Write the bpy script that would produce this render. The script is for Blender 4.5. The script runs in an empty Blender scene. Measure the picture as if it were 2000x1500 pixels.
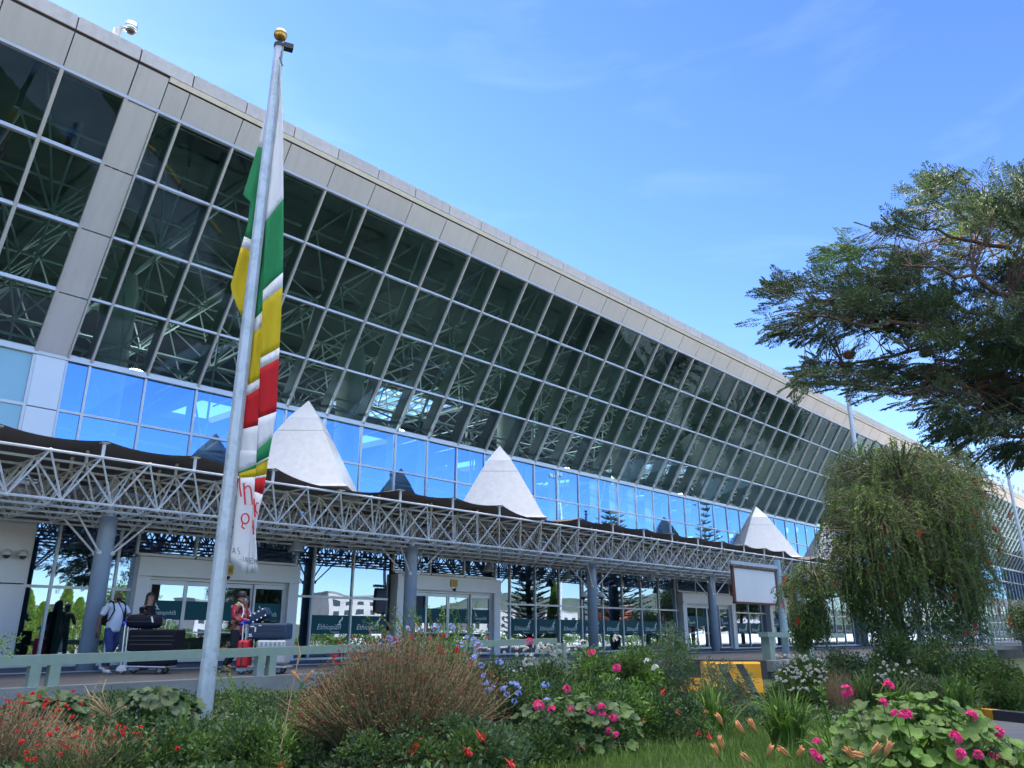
import bpy, math, random
import numpy as np
from mathutils import Vector, Matrix
from math import sin, cos, pi, radians, sqrt, atan, atan2
random.seed(7)
RNG = np.random.default_rng(11)
S = bpy.context.scene
COL = S.collection

# ------------------------------------------------------------------ camera
CAMZ = 1.6
FPX = 1508.0
TH = atan(488 / FPX)
AZ = atan(1530 / (FPX / cos(TH)))
Fh = Vector((cos(AZ), sin(AZ), 0)); Rt = Vector((sin(AZ), -cos(AZ), 0)); Up = Vector((0, 0, 1))
fw = Fh * cos(TH) + Up * sin(TH); upv = -Fh * sin(TH) + Up * cos(TH)
CP = Vector((0, 0, CAMZ))
cam_d = bpy.data.cameras.new("camera"); cam = bpy.data.objects.new("camera", cam_d); COL.objects.link(cam)
roll = Matrix.Rotation(radians(0.0), 4, 'Z')
mw = Matrix(((Rt.x, upv.x, -fw.x, 0), (Rt.y, upv.y, -fw.y, 0), (Rt.z, upv.z, -fw.z, CAMZ), (0, 0, 0, 1)))
cam.matrix_world = mw @ roll
cam_d.sensor_width = 36; cam_d.lens = 36 * FPX / 2000; cam_d.clip_start = 0.05; cam_d.clip_end = 3000
S.camera = cam

# ------------------------------------------------------------------ world and sun
SUN_EL, SUN_AZ = radians(27), radians(97)          # azimuth measured from +X
w = bpy.data.worlds.new("World"); S.world = w; w.use_nodes = True
nt = w.node_tree; nt.nodes.clear()
sky = nt.nodes.new('ShaderNodeTexSky'); sky.sky_type = 'NISHITA'; sky.sun_disc = False
sky.sun_elevation = SUN_EL; sky.sun_rotation = pi / 2 - SUN_AZ
sky.altitude = 2300; sky.air_density = 1.25; sky.dust_density = 0.7; sky.ozone_density = 2.5
hs = nt.nodes.new('ShaderNodeHueSaturation'); hs.inputs['Saturation'].default_value = 1.20
hs.inputs['Hue'].default_value = 0.515
tc = nt.nodes.new('ShaderNodeTexCoord')
mp = nt.nodes.new('ShaderNodeMapping'); mp.inputs['Scale'].default_value = (1.2, 2.2, 7.0); mp.inputs['Rotation'].default_value = (0.1, 0.15, 0.6)
nz = nt.nodes.new('ShaderNodeTexNoise'); nz.inputs['Scale'].default_value = 2.2; nz.inputs['Detail'].default_value = 7; nz.inputs['Roughness'].default_value = 0.55
nz.inputs['Distortion'].default_value = 0.5
cr = nt.nodes.new('ShaderNodeValToRGB'); cr.color_ramp.elements[0].position = 0.54; cr.color_ramp.elements[1].position = 0.98
cr.color_ramp.elements[0].color = (0, 0, 0, 1); cr.color_ramp.elements[1].color = (0.035, 0.035, 0.035, 1)
mx = nt.nodes.new('ShaderNodeMix'); mx.data_type = 'RGBA'; mx.inputs['B'].default_value = (11.0, 12.0, 13.5, 1)
bg = nt.nodes.new('ShaderNodeBackground'); bg.inputs['Strength'].default_value = 0.088
ow = nt.nodes.new('ShaderNodeOutputWorld')
L = nt.links.new
L(sky.outputs[0], hs.inputs['Color']); L(tc.outputs['Generated'], mp.inputs[0]); L(mp.outputs[0], nz.inputs['Vector'])
L(nz.outputs['Fac'], cr.inputs[0]); L(cr.outputs[0], mx.inputs['Factor']); L(hs.outputs[0], mx.inputs['A'])
# cloud veil added overhead as neutral white fill light, unseen above the frame
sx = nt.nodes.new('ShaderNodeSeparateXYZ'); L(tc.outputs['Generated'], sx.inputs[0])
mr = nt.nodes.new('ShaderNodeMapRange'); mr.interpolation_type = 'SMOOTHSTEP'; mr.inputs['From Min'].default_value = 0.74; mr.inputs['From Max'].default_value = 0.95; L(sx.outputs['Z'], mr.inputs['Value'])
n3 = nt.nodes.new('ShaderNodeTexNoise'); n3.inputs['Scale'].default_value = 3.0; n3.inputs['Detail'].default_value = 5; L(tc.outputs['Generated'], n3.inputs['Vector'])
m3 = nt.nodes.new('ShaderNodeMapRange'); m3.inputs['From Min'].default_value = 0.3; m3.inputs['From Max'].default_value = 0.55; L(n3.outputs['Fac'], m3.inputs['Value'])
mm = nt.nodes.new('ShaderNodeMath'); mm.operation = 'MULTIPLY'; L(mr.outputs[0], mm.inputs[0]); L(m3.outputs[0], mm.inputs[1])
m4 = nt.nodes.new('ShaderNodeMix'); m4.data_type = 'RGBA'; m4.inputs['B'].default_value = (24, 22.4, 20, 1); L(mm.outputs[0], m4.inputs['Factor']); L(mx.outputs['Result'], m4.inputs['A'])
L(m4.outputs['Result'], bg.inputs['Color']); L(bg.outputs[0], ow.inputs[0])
sd = bpy.data.lights.new("sun", 'SUN'); sd.energy = 5.0; sd.angle = radians(0.5); sd.color = (1.0, 0.90, 0.76)
so = bpy.data.objects.new("sun", sd); COL.objects.link(so)
sdir = Vector((cos(SUN_AZ) * cos(SUN_EL), sin(SUN_AZ) * cos(SUN_EL), sin(SUN_EL)))
so.rotation_euler = sdir.to_track_quat('Z', 'Y').to_euler(); so.location = (0, 0, 60)
S.view_settings.view_transform = 'Standard'; S.view_settings.look = 'None'; S.view_settings.gamma = 1.0
S.view_settings.exposure = 2.28
S.render.engine = 'CYCLES'
S.cycles.max_bounces = 10; S.cycles.transparent_max_bounces = 24; S.cycles.glossy_bounces = 4; S.cycles.diffuse_bounces = 3
S.cycles.caustics_reflective = False; S.cycles.caustics_refractive = False

def at(x, y, D):
    """world point on the sight line through photo pixel (x, y) at horizontal forward distance D"""
    r = fw * FPX + Rt * (x - 1000) + upv * (750 - y)
    t = D / r.dot(Fh)
    return CP + r * t
def onz(x, y, z):
    r = fw * FPX + Rt * (x - 1000) + upv * (750 - y)
    return CP + r * ((z - CAMZ) / r.z)

# ------------------------------------------------------------------ materials
MATS = {}
def mat(name, col, rough=0.6, metal=0.0, var=0.12, vscale=3.0, bump=0.0, bscale=40.0, spec=0.5, translucent=0.0, col2=None, emit=None):
    if name in MATS: return MATS[name]
    m = bpy.data.materials.new(name); m.use_nodes = True; t = m.node_tree
    b = t.nodes['Principled BSDF']; b.inputs['Roughness'].default_value = rough; b.inputs['Metallic'].default_value = metal
    b.inputs['Specular IOR Level'].default_value = spec
    o = t.nodes['Material Output']; tcn = t.nodes.new('ShaderNodeTexCoord')
    n = t.nodes.new('ShaderNodeTexNoise'); n.inputs['Scale'].default_value = vscale; n.inputs['Detail'].default_value = 6
    n.inputs['Roughness'].default_value = 0.62
    t.links.new(tcn.outputs['Object'], n.inputs['Vector'])
    r = t.nodes.new('ShaderNodeValToRGB'); r.color_ramp.elements[0].position = 0.32; r.color_ramp.elements[1].position = 0.7
    c2 = col2 if col2 else tuple(min(1, c * (1 + var)) for c in col)
    c1 = col if col2 else tuple(c * (1 - var) for c in col)
    r.color_ramp.elements[0].color = (*c1, 1); r.color_ramp.elements[1].color = (*c2, 1)
    t.links.new(n.outputs['Fac'], r.inputs[0]); t.links.new(r.outputs[0], b.inputs['Base Color'])
    if bump:
        n2 = t.nodes.new('ShaderNodeTexNoise'); n2.inputs['Scale'].default_value = bscale; n2.inputs['Detail'].default_value = 4
        t.links.new(tcn.outputs['Object'], n2.inputs['Vector'])
        bp = t.nodes.new('ShaderNodeBump'); bp.inputs['Strength'].default_value = bump; bp.inputs['Distance'].default_value = 0.02
        t.links.new(n2.outputs['Fac'], bp.inputs['Height']); t.links.new(bp.outputs[0], b.inputs['Normal'])
    if translucent:
        tr = t.nodes.new('ShaderNodeBsdfTranslucent'); ms = t.nodes.new('ShaderNodeMixShader'); ms.inputs[0].default_value = translucent
        t.links.new(r.outputs[0], tr.inputs['Color']); t.links.new(b.outputs[0], ms.inputs[1]); t.links.new(tr.outputs[0], ms.inputs[2])
        t.links.new(ms.outputs[0], o.inputs['Surface'])
    if emit:
        b.inputs['Emission Color'].default_value = (*emit[0], 1); b.inputs['Emission Strength'].default_value = emit[1]
    MATS[name] = m; return m
def worn(name, col, wear, rough=0.6, amt=0.62, scale=2.5, edge=0.02, detail=9):
    """paint with chipped or stained patches of a second colour"""
    if name in MATS: return MATS[name]
    m = mat(name, col, rough, 0, 0.08, 6, 0.25, 60)
    t = m.node_tree; b = t.nodes['Principled BSDF']; src = b.inputs['Base Color'].links[0].from_socket
    n = t.nodes.new('ShaderNodeTexNoise'); n.inputs['Scale'].default_value = scale; n.inputs['Detail'].default_value = detail; n.inputs['Roughness'].default_value = 0.65
    tcn = [q for q in t.nodes if q.type == 'TEX_COORD'][0]; t.links.new(tcn.outputs['Object'], n.inputs['Vector'])
    r = t.nodes.new('ShaderNodeValToRGB'); r.color_ramp.elements[0].position = amt; r.color_ramp.elements[1].position = amt + edge
    x = t.nodes.new('ShaderNodeMix'); x.data_type = 'RGBA'; x.inputs['B'].default_value = (*wear, 1)
    t.links.new(n.outputs['Fac'], r.inputs[0]); t.links.new(r.outputs[0], x.inputs['Factor']); t.links.new(src, x.inputs['A'])
    t.links.new(x.outputs['Result'], b.inputs['Base Color']); return m
def glass(name, base, refl, trans, ior=1.6, wav=0.006):
    m = bpy.data.materials.new(name); m.use_nodes = True; t = m.node_tree; t.nodes.remove(t.nodes['Principled BSDF'])
    o = t.nodes['Material Output']
    g = t.nodes.new('ShaderNodeBsdfGlossy'); g.inputs['Roughness'].default_value = 0.0; g.inputs['Color'].default_value = (*refl, 1)
    tr = t.nodes.new('ShaderNodeBsdfTransparent'); tr.inputs['Color'].default_value = (*trans, 1)
    fr = t.nodes.new('ShaderNodeFresnel'); fr.inputs['IOR'].default_value = ior
    mr = t.nodes.new('ShaderNodeMapRange'); mr.inputs['From Min'].default_value = 0.04; mr.inputs['To Min'].default_value = base; mr.inputs['To Max'].default_value = 1.0
    t.links.new(fr.outputs[0], mr.inputs['Value'])
    ms = t.nodes.new('ShaderNodeMixShader'); t.links.new(mr.outputs[0], ms.inputs[0]); t.links.new(tr.outputs[0], ms.inputs[1]); t.links.new(g.outputs[0], ms.inputs[2])
    tcn = t.nodes.new('ShaderNodeTexCoord'); n = t.nodes.new('ShaderNodeTexNoise'); n.inputs['Scale'].default_value = 0.7; n.inputs['Detail'].default_value = 1
    t.links.new(tcn.outputs['Object'], n.inputs['Vector'])
    bp = t.nodes.new('ShaderNodeBump'); bp.inputs['Strength'].default_value = 0.5; bp.inputs['Distance'].default_value = wav
    t.links.new(n.outputs['Fac'], bp.inputs['Height']); t.links.new(bp.outputs[0], g.inputs['Normal'])
    t.links.new(ms.outputs[0], o.inputs['Surface']); MATS[name] = m; return m

# ------------------------------------------------------------------ mesh builder
ORG = {}
class MB:
    def __init__(s): s.g = []; s.smooth = False
    def add(s, v, f, mi=0):
        v = np.asarray(v, float).reshape(-1, 3); by = {}
        for q in f: by.setdefault(len(q), []).append(q)
        s.g.append((v, [(np.array(a, int), np.full(len(a), mi)) for a in by.values()])); return s
    def arr(s, P, mi=0):                       # P (N,k,3) separate faces
        P = np.asarray(P, float)
        if len(P) == 0: return s
        N, k, _ = P.shape
        m = mi if isinstance(mi, np.ndarray) else np.full(N, mi)
        s.g.append((P.reshape(-1, 3), [(np.arange(N * k).reshape(N, k), m)])); return s
    def obox(s, c, ax, ay, az, mi=0):
        c, ax, ay, az = map(lambda q: np.array(q, float), (c, ax, ay, az))
        v = [c + i * ax + j * ay + k * az for k in (-1, 1) for j in (-1, 1) for i in (-1, 1)]
        return s.add(v, [(0, 2, 3, 1), (4, 5, 7, 6), (0, 1, 5, 4), (2, 6, 7, 3), (0, 4, 6, 2), (1, 3, 7, 5)], mi)
    def box(s, x0, x1, y0, y1, z0, z1, mi=0):
        return s.obox(((x0 + x1) / 2, (y0 + y1) / 2, (z0 + z1) / 2), ((x1 - x0) / 2, 0, 0), (0, (y1 - y0) / 2, 0), (0, 0, (z1 - z0) / 2), mi)
    def beam(s, p, q, w, h, up=(0, 0, 1), mi=0):   # w across, h along 'up'
        p, q = Vector(p), Vector(q); d = q - p; u = Vector(up); sx = d.cross(u).normalized(); u2 = sx.cross(d).normalized()
        return s.obox((p + q) / 2, d / 2, sx * w / 2, u2 * h / 2, mi)
    def path(s, pts, rad, n=6, mi=0, caps=True):
        pts = [Vector(p) for p in pts]; k = len(pts)
        if not hasattr(rad, '__len__'): rad = [rad] * k
        v = []; prev = None
        for i, p in enumerate(pts):
            d = (pts[min(i + 1, k - 1)] - pts[max(i - 1, 0)])
            if d.length < 1e-9: d = Vector((0, 0, 1))
            d.normalize()
            if prev is None:
                a = d.cross(Vector((0, 0, 1)));
                if a.length < 1e-3: a = d.cross(Vector((1, 0, 0)))
            else: a = prev - d * prev.dot(d)
            a.normalize(); b = d.cross(a); prev = a
            for j in range(n):
                t = 2 * pi * j / n; v.append(p + (a * cos(t) + b * sin(t)) * rad[i])
        f = [(i * n + j, i * n + (j + 1) % n, (i + 1) * n + (j + 1) % n, (i + 1) * n + j) for i in range(k - 1) for j in range(n)]
        if caps: f += [tuple(reversed(range(n))), tuple((k - 1) * n + j for j in range(n))]
        return s.add(v, f, mi)
    def tube(s, p, q, r, n=6, mi=0, r2=None): return s.path([p, q], [r, r if r2 is None else r2], n, mi)
    def lathe(s, prof, c, n=16, mi=0, axis=None):
        c = Vector(c); ax = Vector(axis).normalized() if axis else Vector((0, 0, 1))
        a = ax.cross(Vector((0, 0, 1)));
        if a.length < 1e-3: a = Vector((1, 0, 0))
        a.normalize(); b = ax.cross(a); v = []
        for r, z in prof:
            for j in range(n):
                t = 2 * pi * j / n; v.append(c + ax * z + (a * cos(t) + b * sin(t)) * r)
        k = len(prof)
        f = [(i * n + j, i * n + (j + 1) % n, (i + 1) * n + (j + 1) % n, (i + 1) * n + j) for i in range(k - 1) for j in range(n)]
        f += [tuple(reversed(range(n))), tuple((k - 1) * n + j for j in range(n))]
        return s.add(v, f, mi)
    def ball(s, c, r, n=12, mi=0, sc=(1, 1, 1)):
        c = Vector(c); m = n // 2; v = []; f = []
        for i in range(m + 1):
            ph = pi * i / m
            for j in range(n):
                t = 2 * pi * j / n; v.append(c + Vector((r * sc[0] * sin(ph) * cos(t), r * sc[1] * sin(ph) * sin(t), r * sc[2] * cos(ph))))
        f = [(i * n + j, (i + 1) * n + j, (i + 1) * n + (j + 1) % n, i * n + (j + 1) % n) for i in range(m) for j in range(n)]
        return s.add(v, f, mi)
    def prism(s, poly, d, mi=0):               # poly: 3-D points, d: extrusion vector
        n = len(poly); a = [Vector(p) for p in poly]; d = Vector(d)
        return s.add(a + [p + d for p in a], [tuple(range(n))[::-1], tuple(range(n, 2 * n))] + [(i, (i + 1) % n, n + (i + 1) % n, n + i) for i in range(n)], mi)
    def build(s, name, mats, parent=None, origin=None, smooth=None, label=None):
        if not isinstance(mats, (list, tuple)): mats = [mats]
        org = np.array(origin if origin is not None else (ORG[parent.name] if parent else (0, 0, 0)), float)
        V = []; off = 0; loops = []; st = []; tot = []; mis = []; ls = 0
        for v, fs in s.g:
            V.append(v)
            for a, m in fs:
                n, k = a.shape; loops.append((a + off).ravel()); st.append(ls + np.arange(n) * k); tot.append(np.full(n, k)); mis.append(m); ls += n * k
            off += len(v)
        me = bpy.data.meshes.new(name)
        if V:
            V = np.concatenate(V) - org; loops = np.concatenate(loops); st = np.concatenate(st); mis = np.concatenate(mis)
            me.vertices.add(len(V)); me.vertices.foreach_set('co', V.ravel().astype(np.float32))
            me.loops.add(len(loops)); me.loops.foreach_set('vertex_index', loops.astype(np.int32))
            me.polygons.add(len(st)); me.polygons.foreach_set('loop_start', st.astype(np.int32))
            me.polygons.foreach_set('material_index', mis.astype(np.int32))
            me.polygons.foreach_set('use_smooth', np.full(len(st), bool(smooth if smooth is not None else s.smooth)))
            me.update(calc_edges=True)
        for m in mats: me.materials.append(m)
        o = bpy.data.objects.new(name, me); COL.objects.link(o)
        if parent: o.parent = parent
        else: o.location = tuple(org)
        ORG[o.name] = tuple(org)
        if label: o['label'] = label
        return o
def thing(name, label, cat, loc=(0, 0, 0), group=None, kind=None):
    o = bpy.data.objects.new(name, None); COL.objects.link(o); o.location = loc; o.empty_display_size = 0.3
    ORG[o.name] = tuple(loc); return tag(o, label, cat, group, kind)
def tag(o, label=None, cat=None, group=None, kind=None):
    if label: o['label'] = label
    if cat: o['category'] = cat
    if group: o['group'] = group
    if kind: o['kind'] = kind
    return o
def struct(o): o['kind'] = 'structure'; return o
def copy_tree(o, parent=None):
    c = o.copy(); COL.objects.link(c)
    if parent: c.parent = parent
    for ch in list(o.children): copy_tree(ch, c)
    return c
def text_mesh(body, size, shear=0.0, extrude=0.002, name='lettering'):
    cu = bpy.data.curves.new(name, 'FONT'); cu.body = body; cu.size = size; cu.extrude = extrude; cu.shear = shear; cu.resolution_u = 3
    cu.align_x = 'CENTER'; o = bpy.data.objects.new(name, cu); COL.objects.link(o)
    dg = bpy.context.evaluated_depsgraph_get(); me = bpy.data.meshes.new_from_object(o.evaluated_get(dg))
    bpy.data.objects.remove(o); return me

# palette
def per_object(m, amt):                                # slight panel to panel colour difference, streaked
    t = m.node_tree; b = t.nodes['Principled BSDF']; src = b.inputs['Base Color'].links[0].from_socket
    oi = t.nodes.new('ShaderNodeObjectInfo'); mr_ = t.nodes.new('ShaderNodeMapRange'); mr_.inputs['To Min'].default_value = 1 - amt; mr_.inputs['To Max'].default_value = 1 + amt; t.links.new(oi.outputs['Random'], mr_.inputs['Value'])
    tcn = [q for q in t.nodes if q.type == 'TEX_COORD'][0]; mp_ = t.nodes.new('ShaderNodeMapping'); mp_.inputs['Scale'].default_value = (7, 1, .7); n = t.nodes.new('ShaderNodeTexNoise'); n.inputs['Scale'].default_value = 1.0; n.inputs['Detail'].default_value = 5
    t.links.new(tcn.outputs['Object'], mp_.inputs[0]); t.links.new(mp_.outputs[0], n.inputs['Vector']); m2 = t.nodes.new('ShaderNodeMapRange'); m2.inputs['From Min'].default_value = .45; m2.inputs['From Max'].default_value = .75; m2.inputs['To Min'].default_value = 1.0; m2.inputs['To Max'].default_value = .91; t.links.new(n.outputs['Fac'], m2.inputs['Value'])
    mu = t.nodes.new('ShaderNodeMath'); mu.operation = 'MULTIPLY'; t.links.new(mr_.outputs[0], mu.inputs[0]); t.links.new(m2.outputs[0], mu.inputs[1])
    v = t.nodes.new('ShaderNodeVectorMath'); v.operation = 'SCALE'; t.links.new(src, v.inputs[0]); t.links.new(mu.outputs[0], v.inputs['Scale']); t.links.new(v.outputs[0], b.inputs['Base Color'])
M_panel = mat('fascia_metal', (0.54, 0.55, 0.60), 0.42, 0.25, 0.05, 0.35, 0.04, 3)
M_panel2 = worn('parapet_metal', (0.47, 0.455, 0.46), (0.27, 0.24, 0.23), 0.5, 0.66, 1.2, 0.12)
M_strip = worn('gutter_strip_metal', (0.80, 0.77, 0.72), (0.30, 0.20, 0.15), 0.5, 0.66, 0.9, 0.06)
per_object(M_panel, .045); per_object(M_panel2, .07)
M_joint = mat('dark_joint', (0.035, 0.025, 0.025), 0.9)
M_wall = mat('wall_panel_metal', (0.56, 0.57, 0.60), 0.4, 0.25, 0.04, 0.3)
M_alu = mat('window_aluminium', (0.52, 0.54, 0.57), 0.4, 0.35, 0.05, 2)
M_fin = mat('green_grey_steel', (0.26, 0.33, 0.29), 0.6, 0, 0.1, 1)
M_truss_in = mat('cream_truss_paint', (0.52, 0.54, 0.48), 0.5, 0, 0.12, 2)
M_conc = mat('column_concrete', (0.56, 0.58, 0.48), 0.85, 0, 0.14, 1.2, 0.2, 10)
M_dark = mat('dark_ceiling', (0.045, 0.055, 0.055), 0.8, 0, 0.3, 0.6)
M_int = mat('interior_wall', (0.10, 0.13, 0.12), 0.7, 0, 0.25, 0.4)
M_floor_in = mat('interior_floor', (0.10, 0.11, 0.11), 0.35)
G_up = glass('upper_glass', 0.09, (0.45, 0.75, 1.0), (0.43, 0.68, 0.84), 1.5)
G_band = glass('blue_glass', 0.50, (0.27, 0.53, 0.98), (0.50, 0.78, 0.98), 1.6)
G_low = glass('ground_glass', 0.40, (0.42, 0.56, 0.82), (0.35, 0.50, 0.48), 1.6)
G_cyan = mat('pale_spandrel_glass', (0.22, 0.42, 0.50), 0.12, 0, 0.08, 0.3, spec=0.9)
M_frame_white = mat('white_steel', (0.55, 0.55, 0.55), 0.45, 0.0, 0.14, 3)
M_rusty_white = worn('weathered_white_steel', (0.74, 0.73, 0.73), (0.42, 0.34, 0.27), 0.5, 0.60, 1.6, 0.12)
M_membrane = mat('canopy_fabric', (0.27, 0.225, 0.21), 0.85, 0, 0.12, 0.8, 0.1, 12)
M_tent = worn('pyramid_sheet', (0.67, 0.665, 0.655), (0.58, 0.57, 0.55), 0.5, 0.55, 0.8, 0.35)
M_col = mat('blue_grey_column_paint', (0.29, 0.36, 0.45), 0.38, 0, 0.07, 1.5)
M_pole = worn('galvanised_steel', (0.50, 0.56, 0.60), (0.40, 0.46, 0.50), 0.42, 0.5, 7, 0.12); MATS['galvanised_steel'].node_tree.nodes['Principled BSDF'].inputs['Metallic'].default_value = 0.35
M_gold = mat('aged_gold', (0.50, 0.30, 0.08), 0.32, 0.9, 0.35, 9)
M_black = mat('black_plastic', (0.02, 0.02, 0.022), 0.5)
M_asph = mat('asphalt', (0.062, 0.066, 0.075), 0.85, 0, 0.22, 0.5, 0.4, 90)
M_asph2 = mat('light_asphalt', (0.17, 0.175, 0.185), 0.85, 0, 0.18, 0.6, 0.4, 70)
M_pave = mat('pavement_concrete', (0.20, 0.205, 0.22), 0.8, 0, 0.15, 0.8, 0.2, 50)
M_rail = worn('pale_green_rail_paint', (0.22, 0.30, 0.255), (0.24, 0.29, 0.31), 0.6, 0.60, 2.2, 0.015)
M_curbc = mat('grey_concrete', (0.20, 0.22, 0.22), 0.85, 0, 0.2, 2, 0.4, 40)
M_soil = mat('soil', (0.045, 0.04, 0.025), 0.95, 0, 0.35, 2, 0.6, 20)
# ------------------------------------------------------------------ the setting: ground, terrace, roads
def rail_y(x):                                        # near edge of the terminal road
    xs = [-60, 3.0, 17.9, 23.5, 24.6, 40, 400]; ys = [12.6, 13.75, 15.35, 15.6, 12.4, 12.0, 12.0]
    return float(np.interp(x, xs, ys))
def gz(x, y):                                         # garden terrain height
    D = x * Fh.x + y * Fh.y; l = x * Rt.x + y * Rt.y
    side = np.clip((5.6 - l - 0.1 * (D - 8)) / 2.0, 0, 1); side = side * side * (3 - 2 * side)
    back = np.clip((D + 1.5) / 3.0, 0, 1)
    base = 0.10 + 0.5 * side * back
    base += 0.03 * math.sin(x * 1.7 + y) * side
    island = np.clip((x - 17.4) / 0.8, 0, 1) * np.clip((13 - abs(y - 5)) / 2, 0, 1) * 0.12
    return float(base + island)
g = MB(); g.box(-700, 900, -900, 700, -1.2, -0.35)
struct(g.build('ground', mat('far_ground', (0.42, 0.36, 0.27), 0.95, 0, 0.2, 0.03)))
nx, ny = 150, 120
X = np.linspace(-30, 60, nx); Y = np.linspace(-22, 16.4, ny); V = []
for yy in Y:
    for xx in X: V.append((xx, yy, min(gz(xx, yy), 0.6) if yy < rail_y(xx) + .3 else 0.3))
b = MB(); b.add(V, [(j * nx + i, j * nx + i + 1, (j + 1) * nx + i + 1, (j + 1) * nx + i) for j in range(ny - 1) for i in range(nx - 1)]); b.smooth = True
struct(b.build('garden_soil', mat('mown_turf_soil', (0.035, 0.055, 0.018), 0.95, 0, 0.35, 1.5, 0.5, 30)))
# terminal road deck
b = MB(); pts = [(x, rail_y(x)) for x in (-60, 3.0, 17.9, 23.5, 24.6, 40, 260)]
poly = [(x, y, 0.788) for x, y in pts] + [(260, 19.6, 0.788), (-60, 19.6, 0.788)]
b.prism(poly, (0, 0, -1.2)); struct(b.build('terminal_road', M_asph))
b = MB(); b.box(-60, 260, 19.6, 23.0, -0.3, 0.80)
for i in range(90):
    pass
struct(b.build('terminal_pavement', M_pave))
b = MB(); b.box(-60, 200, 19.60, 19.72, 0.80, 0.812); struct(b.build('pavement_edge_line', mat('pale_edge_line', (0.42, 0.44, 0.46), 0.7, 0, 0.2, 1.5)))
b = MB()
for x0, x1 in zip([p[0] for p in pts[:3]], [p[0] for p in pts[1:4]]):
    b.beam((x0, rail_y(x0) + .02, 0.66), (x1, rail_y(x1) + .02, 0.66), 0.3, 0.36)
b.beam((24.6, 12.3, .62), (120, 12.0, .62), .3, .34)
struct(b.build('road_edge_kerb', M_curbc))
# side road with yellow and black kerb
kl = [(18.35, 9.0), (18.1, 8.02), (17.79, 6.74), (17.5, 5.6), (17.1, 4.5), (16.83, 3.94), (15.9, 2.2), (14.6, 0.4), (13, -1.4), (11.2, -3)]
b = MB(); near = [(11.2, 10.2), (10.8, 8.0), (10.0, 5.0), (9.0, 2.4), (8.0, 0.2), (7.0, -2.2), (6.0, -4.5)]
poly = [(x, y, 0.117) for x, y in kl] + [(10, -6, .117), (5, -6, .117)] + [(x - 2.2, y - .5, .117) for x, y in near[::-1]] + [(14.5, 14.5, .117), (18.3, 12.2, .117)]
b.prism(poly, (0, 0, -0.6)); struct(b.build('side_road', M_asph2))
M_ky = worn('kerb_yellow', (0.62, 0.30, 0.02), (0.16, 0.12, 0.08), 0.7, 0.63, 4, 0.05); M_kb = worn('kerb_black', (0.03, 0.033, 0.04), (0.13, 0.13, 0.13), 0.7, 0.66, 4, 0.05)
kp = [Vector((x, y, 0)) for x, y in kl]
def along(ps, s):
    for a, c in zip(ps[:-1], ps[1:]):
        d = (c - a).length
        if s <= d: return a + (c - a) * (s / d)
        s -= d
    return ps[-1]
kt = MB(); s = 0; i = 0
while s < 14.5:
    a, c = along(kp, s), along(kp, s + 0.985); kt.beam((a.x + .1, a.y, .19), (c.x + .1, c.y, .19), 0.22, 0.19, mi=i % 2); s += 1.0; i += 1
struct(kt.build('kerb', [M_ky, M_kb]))

# ------------------------------------------------------------------ terminal building
YF = 23.0; XM = 15.9 - 1.555 * 6                    # first regular mullion
MX = [XM + 1.555 * k for k in range(0, 72)]
XE = MX[-1]
term = thing('terminal_building', 'long airport terminal with outward leaning glass wall and grey metal fascia', 'building', (XM, YF, 0.8))
P0 = Vector((0, 23.0, 8.9)); P1 = Vector((0, 19.06, 14.97)); sv = (P1 - P0).normalized(); sn = Vector((0, -sv.z, sv.y)); sn = -sn if sn.y > 0 else sn
def sp(x, z, off=0):                                 # point on the leaning wall plane, off > 0 outward
    t = (z - 8.9) / (P1.z - 8.9); p = P0.lerp(P1, t); return Vector((x, p.y, p.z)) + sn * off
ZR = [8.9, 10.42, 11.94, 13.45, 14.97]
# continuous shell pieces
b = MB(); b.prism([(-40, 19.9, 15.3), (-40, 18.25, 16.0), (-40, 18.3, 16.1), (-40, 74, 18.0), (-40, 74, 17.3), (-40, 23, 16.0)], (70, 0, 0))
def roofslab(x0, x1, y0, y1):
    za = 16.1 + (y0 - 18.3) * .034; zb = 16.1 + (y1 - 18.3) * .034
    return [(x0, y0, za - .5), (x0, y0, za), (x0, y1, zb), (x0, y1, zb - .5)], (x1 - x0, 0, 0)
b = MB()
b.prism([(-40, 19.55, 15.5), (-40, 18.75, 15.62), (-40, 18.62, 15.98), (-40, 23, 16.25), (-40, 23, 15.75)], (XE + 40, 0, 0))
skys = [(27.5, 34.5), (58.5, 66.5), (90, 98)]
xs = -40
for a, c in skys + [(XE, None)]:
    b.prism(*roofslab(xs, a, 22.9, 50)) 
    if c: b.prism(*roofslab(a, c, 22.9, 37.5)); b.prism(*roofslab(a, c, 46.5, 50)); xs = c
b.prism(*roofslab(-40, XE, 57, 74))
for k in range(12): b.prism(*roofslab(-40 + k * 13, -40 + k * 13 + 9.5, 50, 57))
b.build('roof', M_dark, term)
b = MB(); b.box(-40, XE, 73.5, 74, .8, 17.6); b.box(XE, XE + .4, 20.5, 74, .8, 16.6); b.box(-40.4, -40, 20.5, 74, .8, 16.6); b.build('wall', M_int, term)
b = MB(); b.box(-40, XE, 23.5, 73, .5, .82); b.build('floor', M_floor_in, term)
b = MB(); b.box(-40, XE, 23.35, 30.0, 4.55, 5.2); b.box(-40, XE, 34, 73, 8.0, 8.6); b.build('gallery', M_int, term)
b = MB(); b.box(-40, XE, 29.8, 30, .82, 4.55); b.build('partition', mat('hall_partition', (0.16, 0.2, 0.19), 0.6, 0, .3, .5), term)
for a, c in skys:
    f = MB()
    for i in range(8): f.box(a + (c - a) * i / 7 - .05, a + (c - a) * i / 7 + .05, 37.5, 46.5, 16.9, 17.1)
    for j in range(6): f.box(a, c, 37.5 + 9 * j / 5 - .05, 37.5 + 9 * j / 5 + .05, 17.1, 17.25)
    f.build('skylight', M_truss_in, term)
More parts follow.
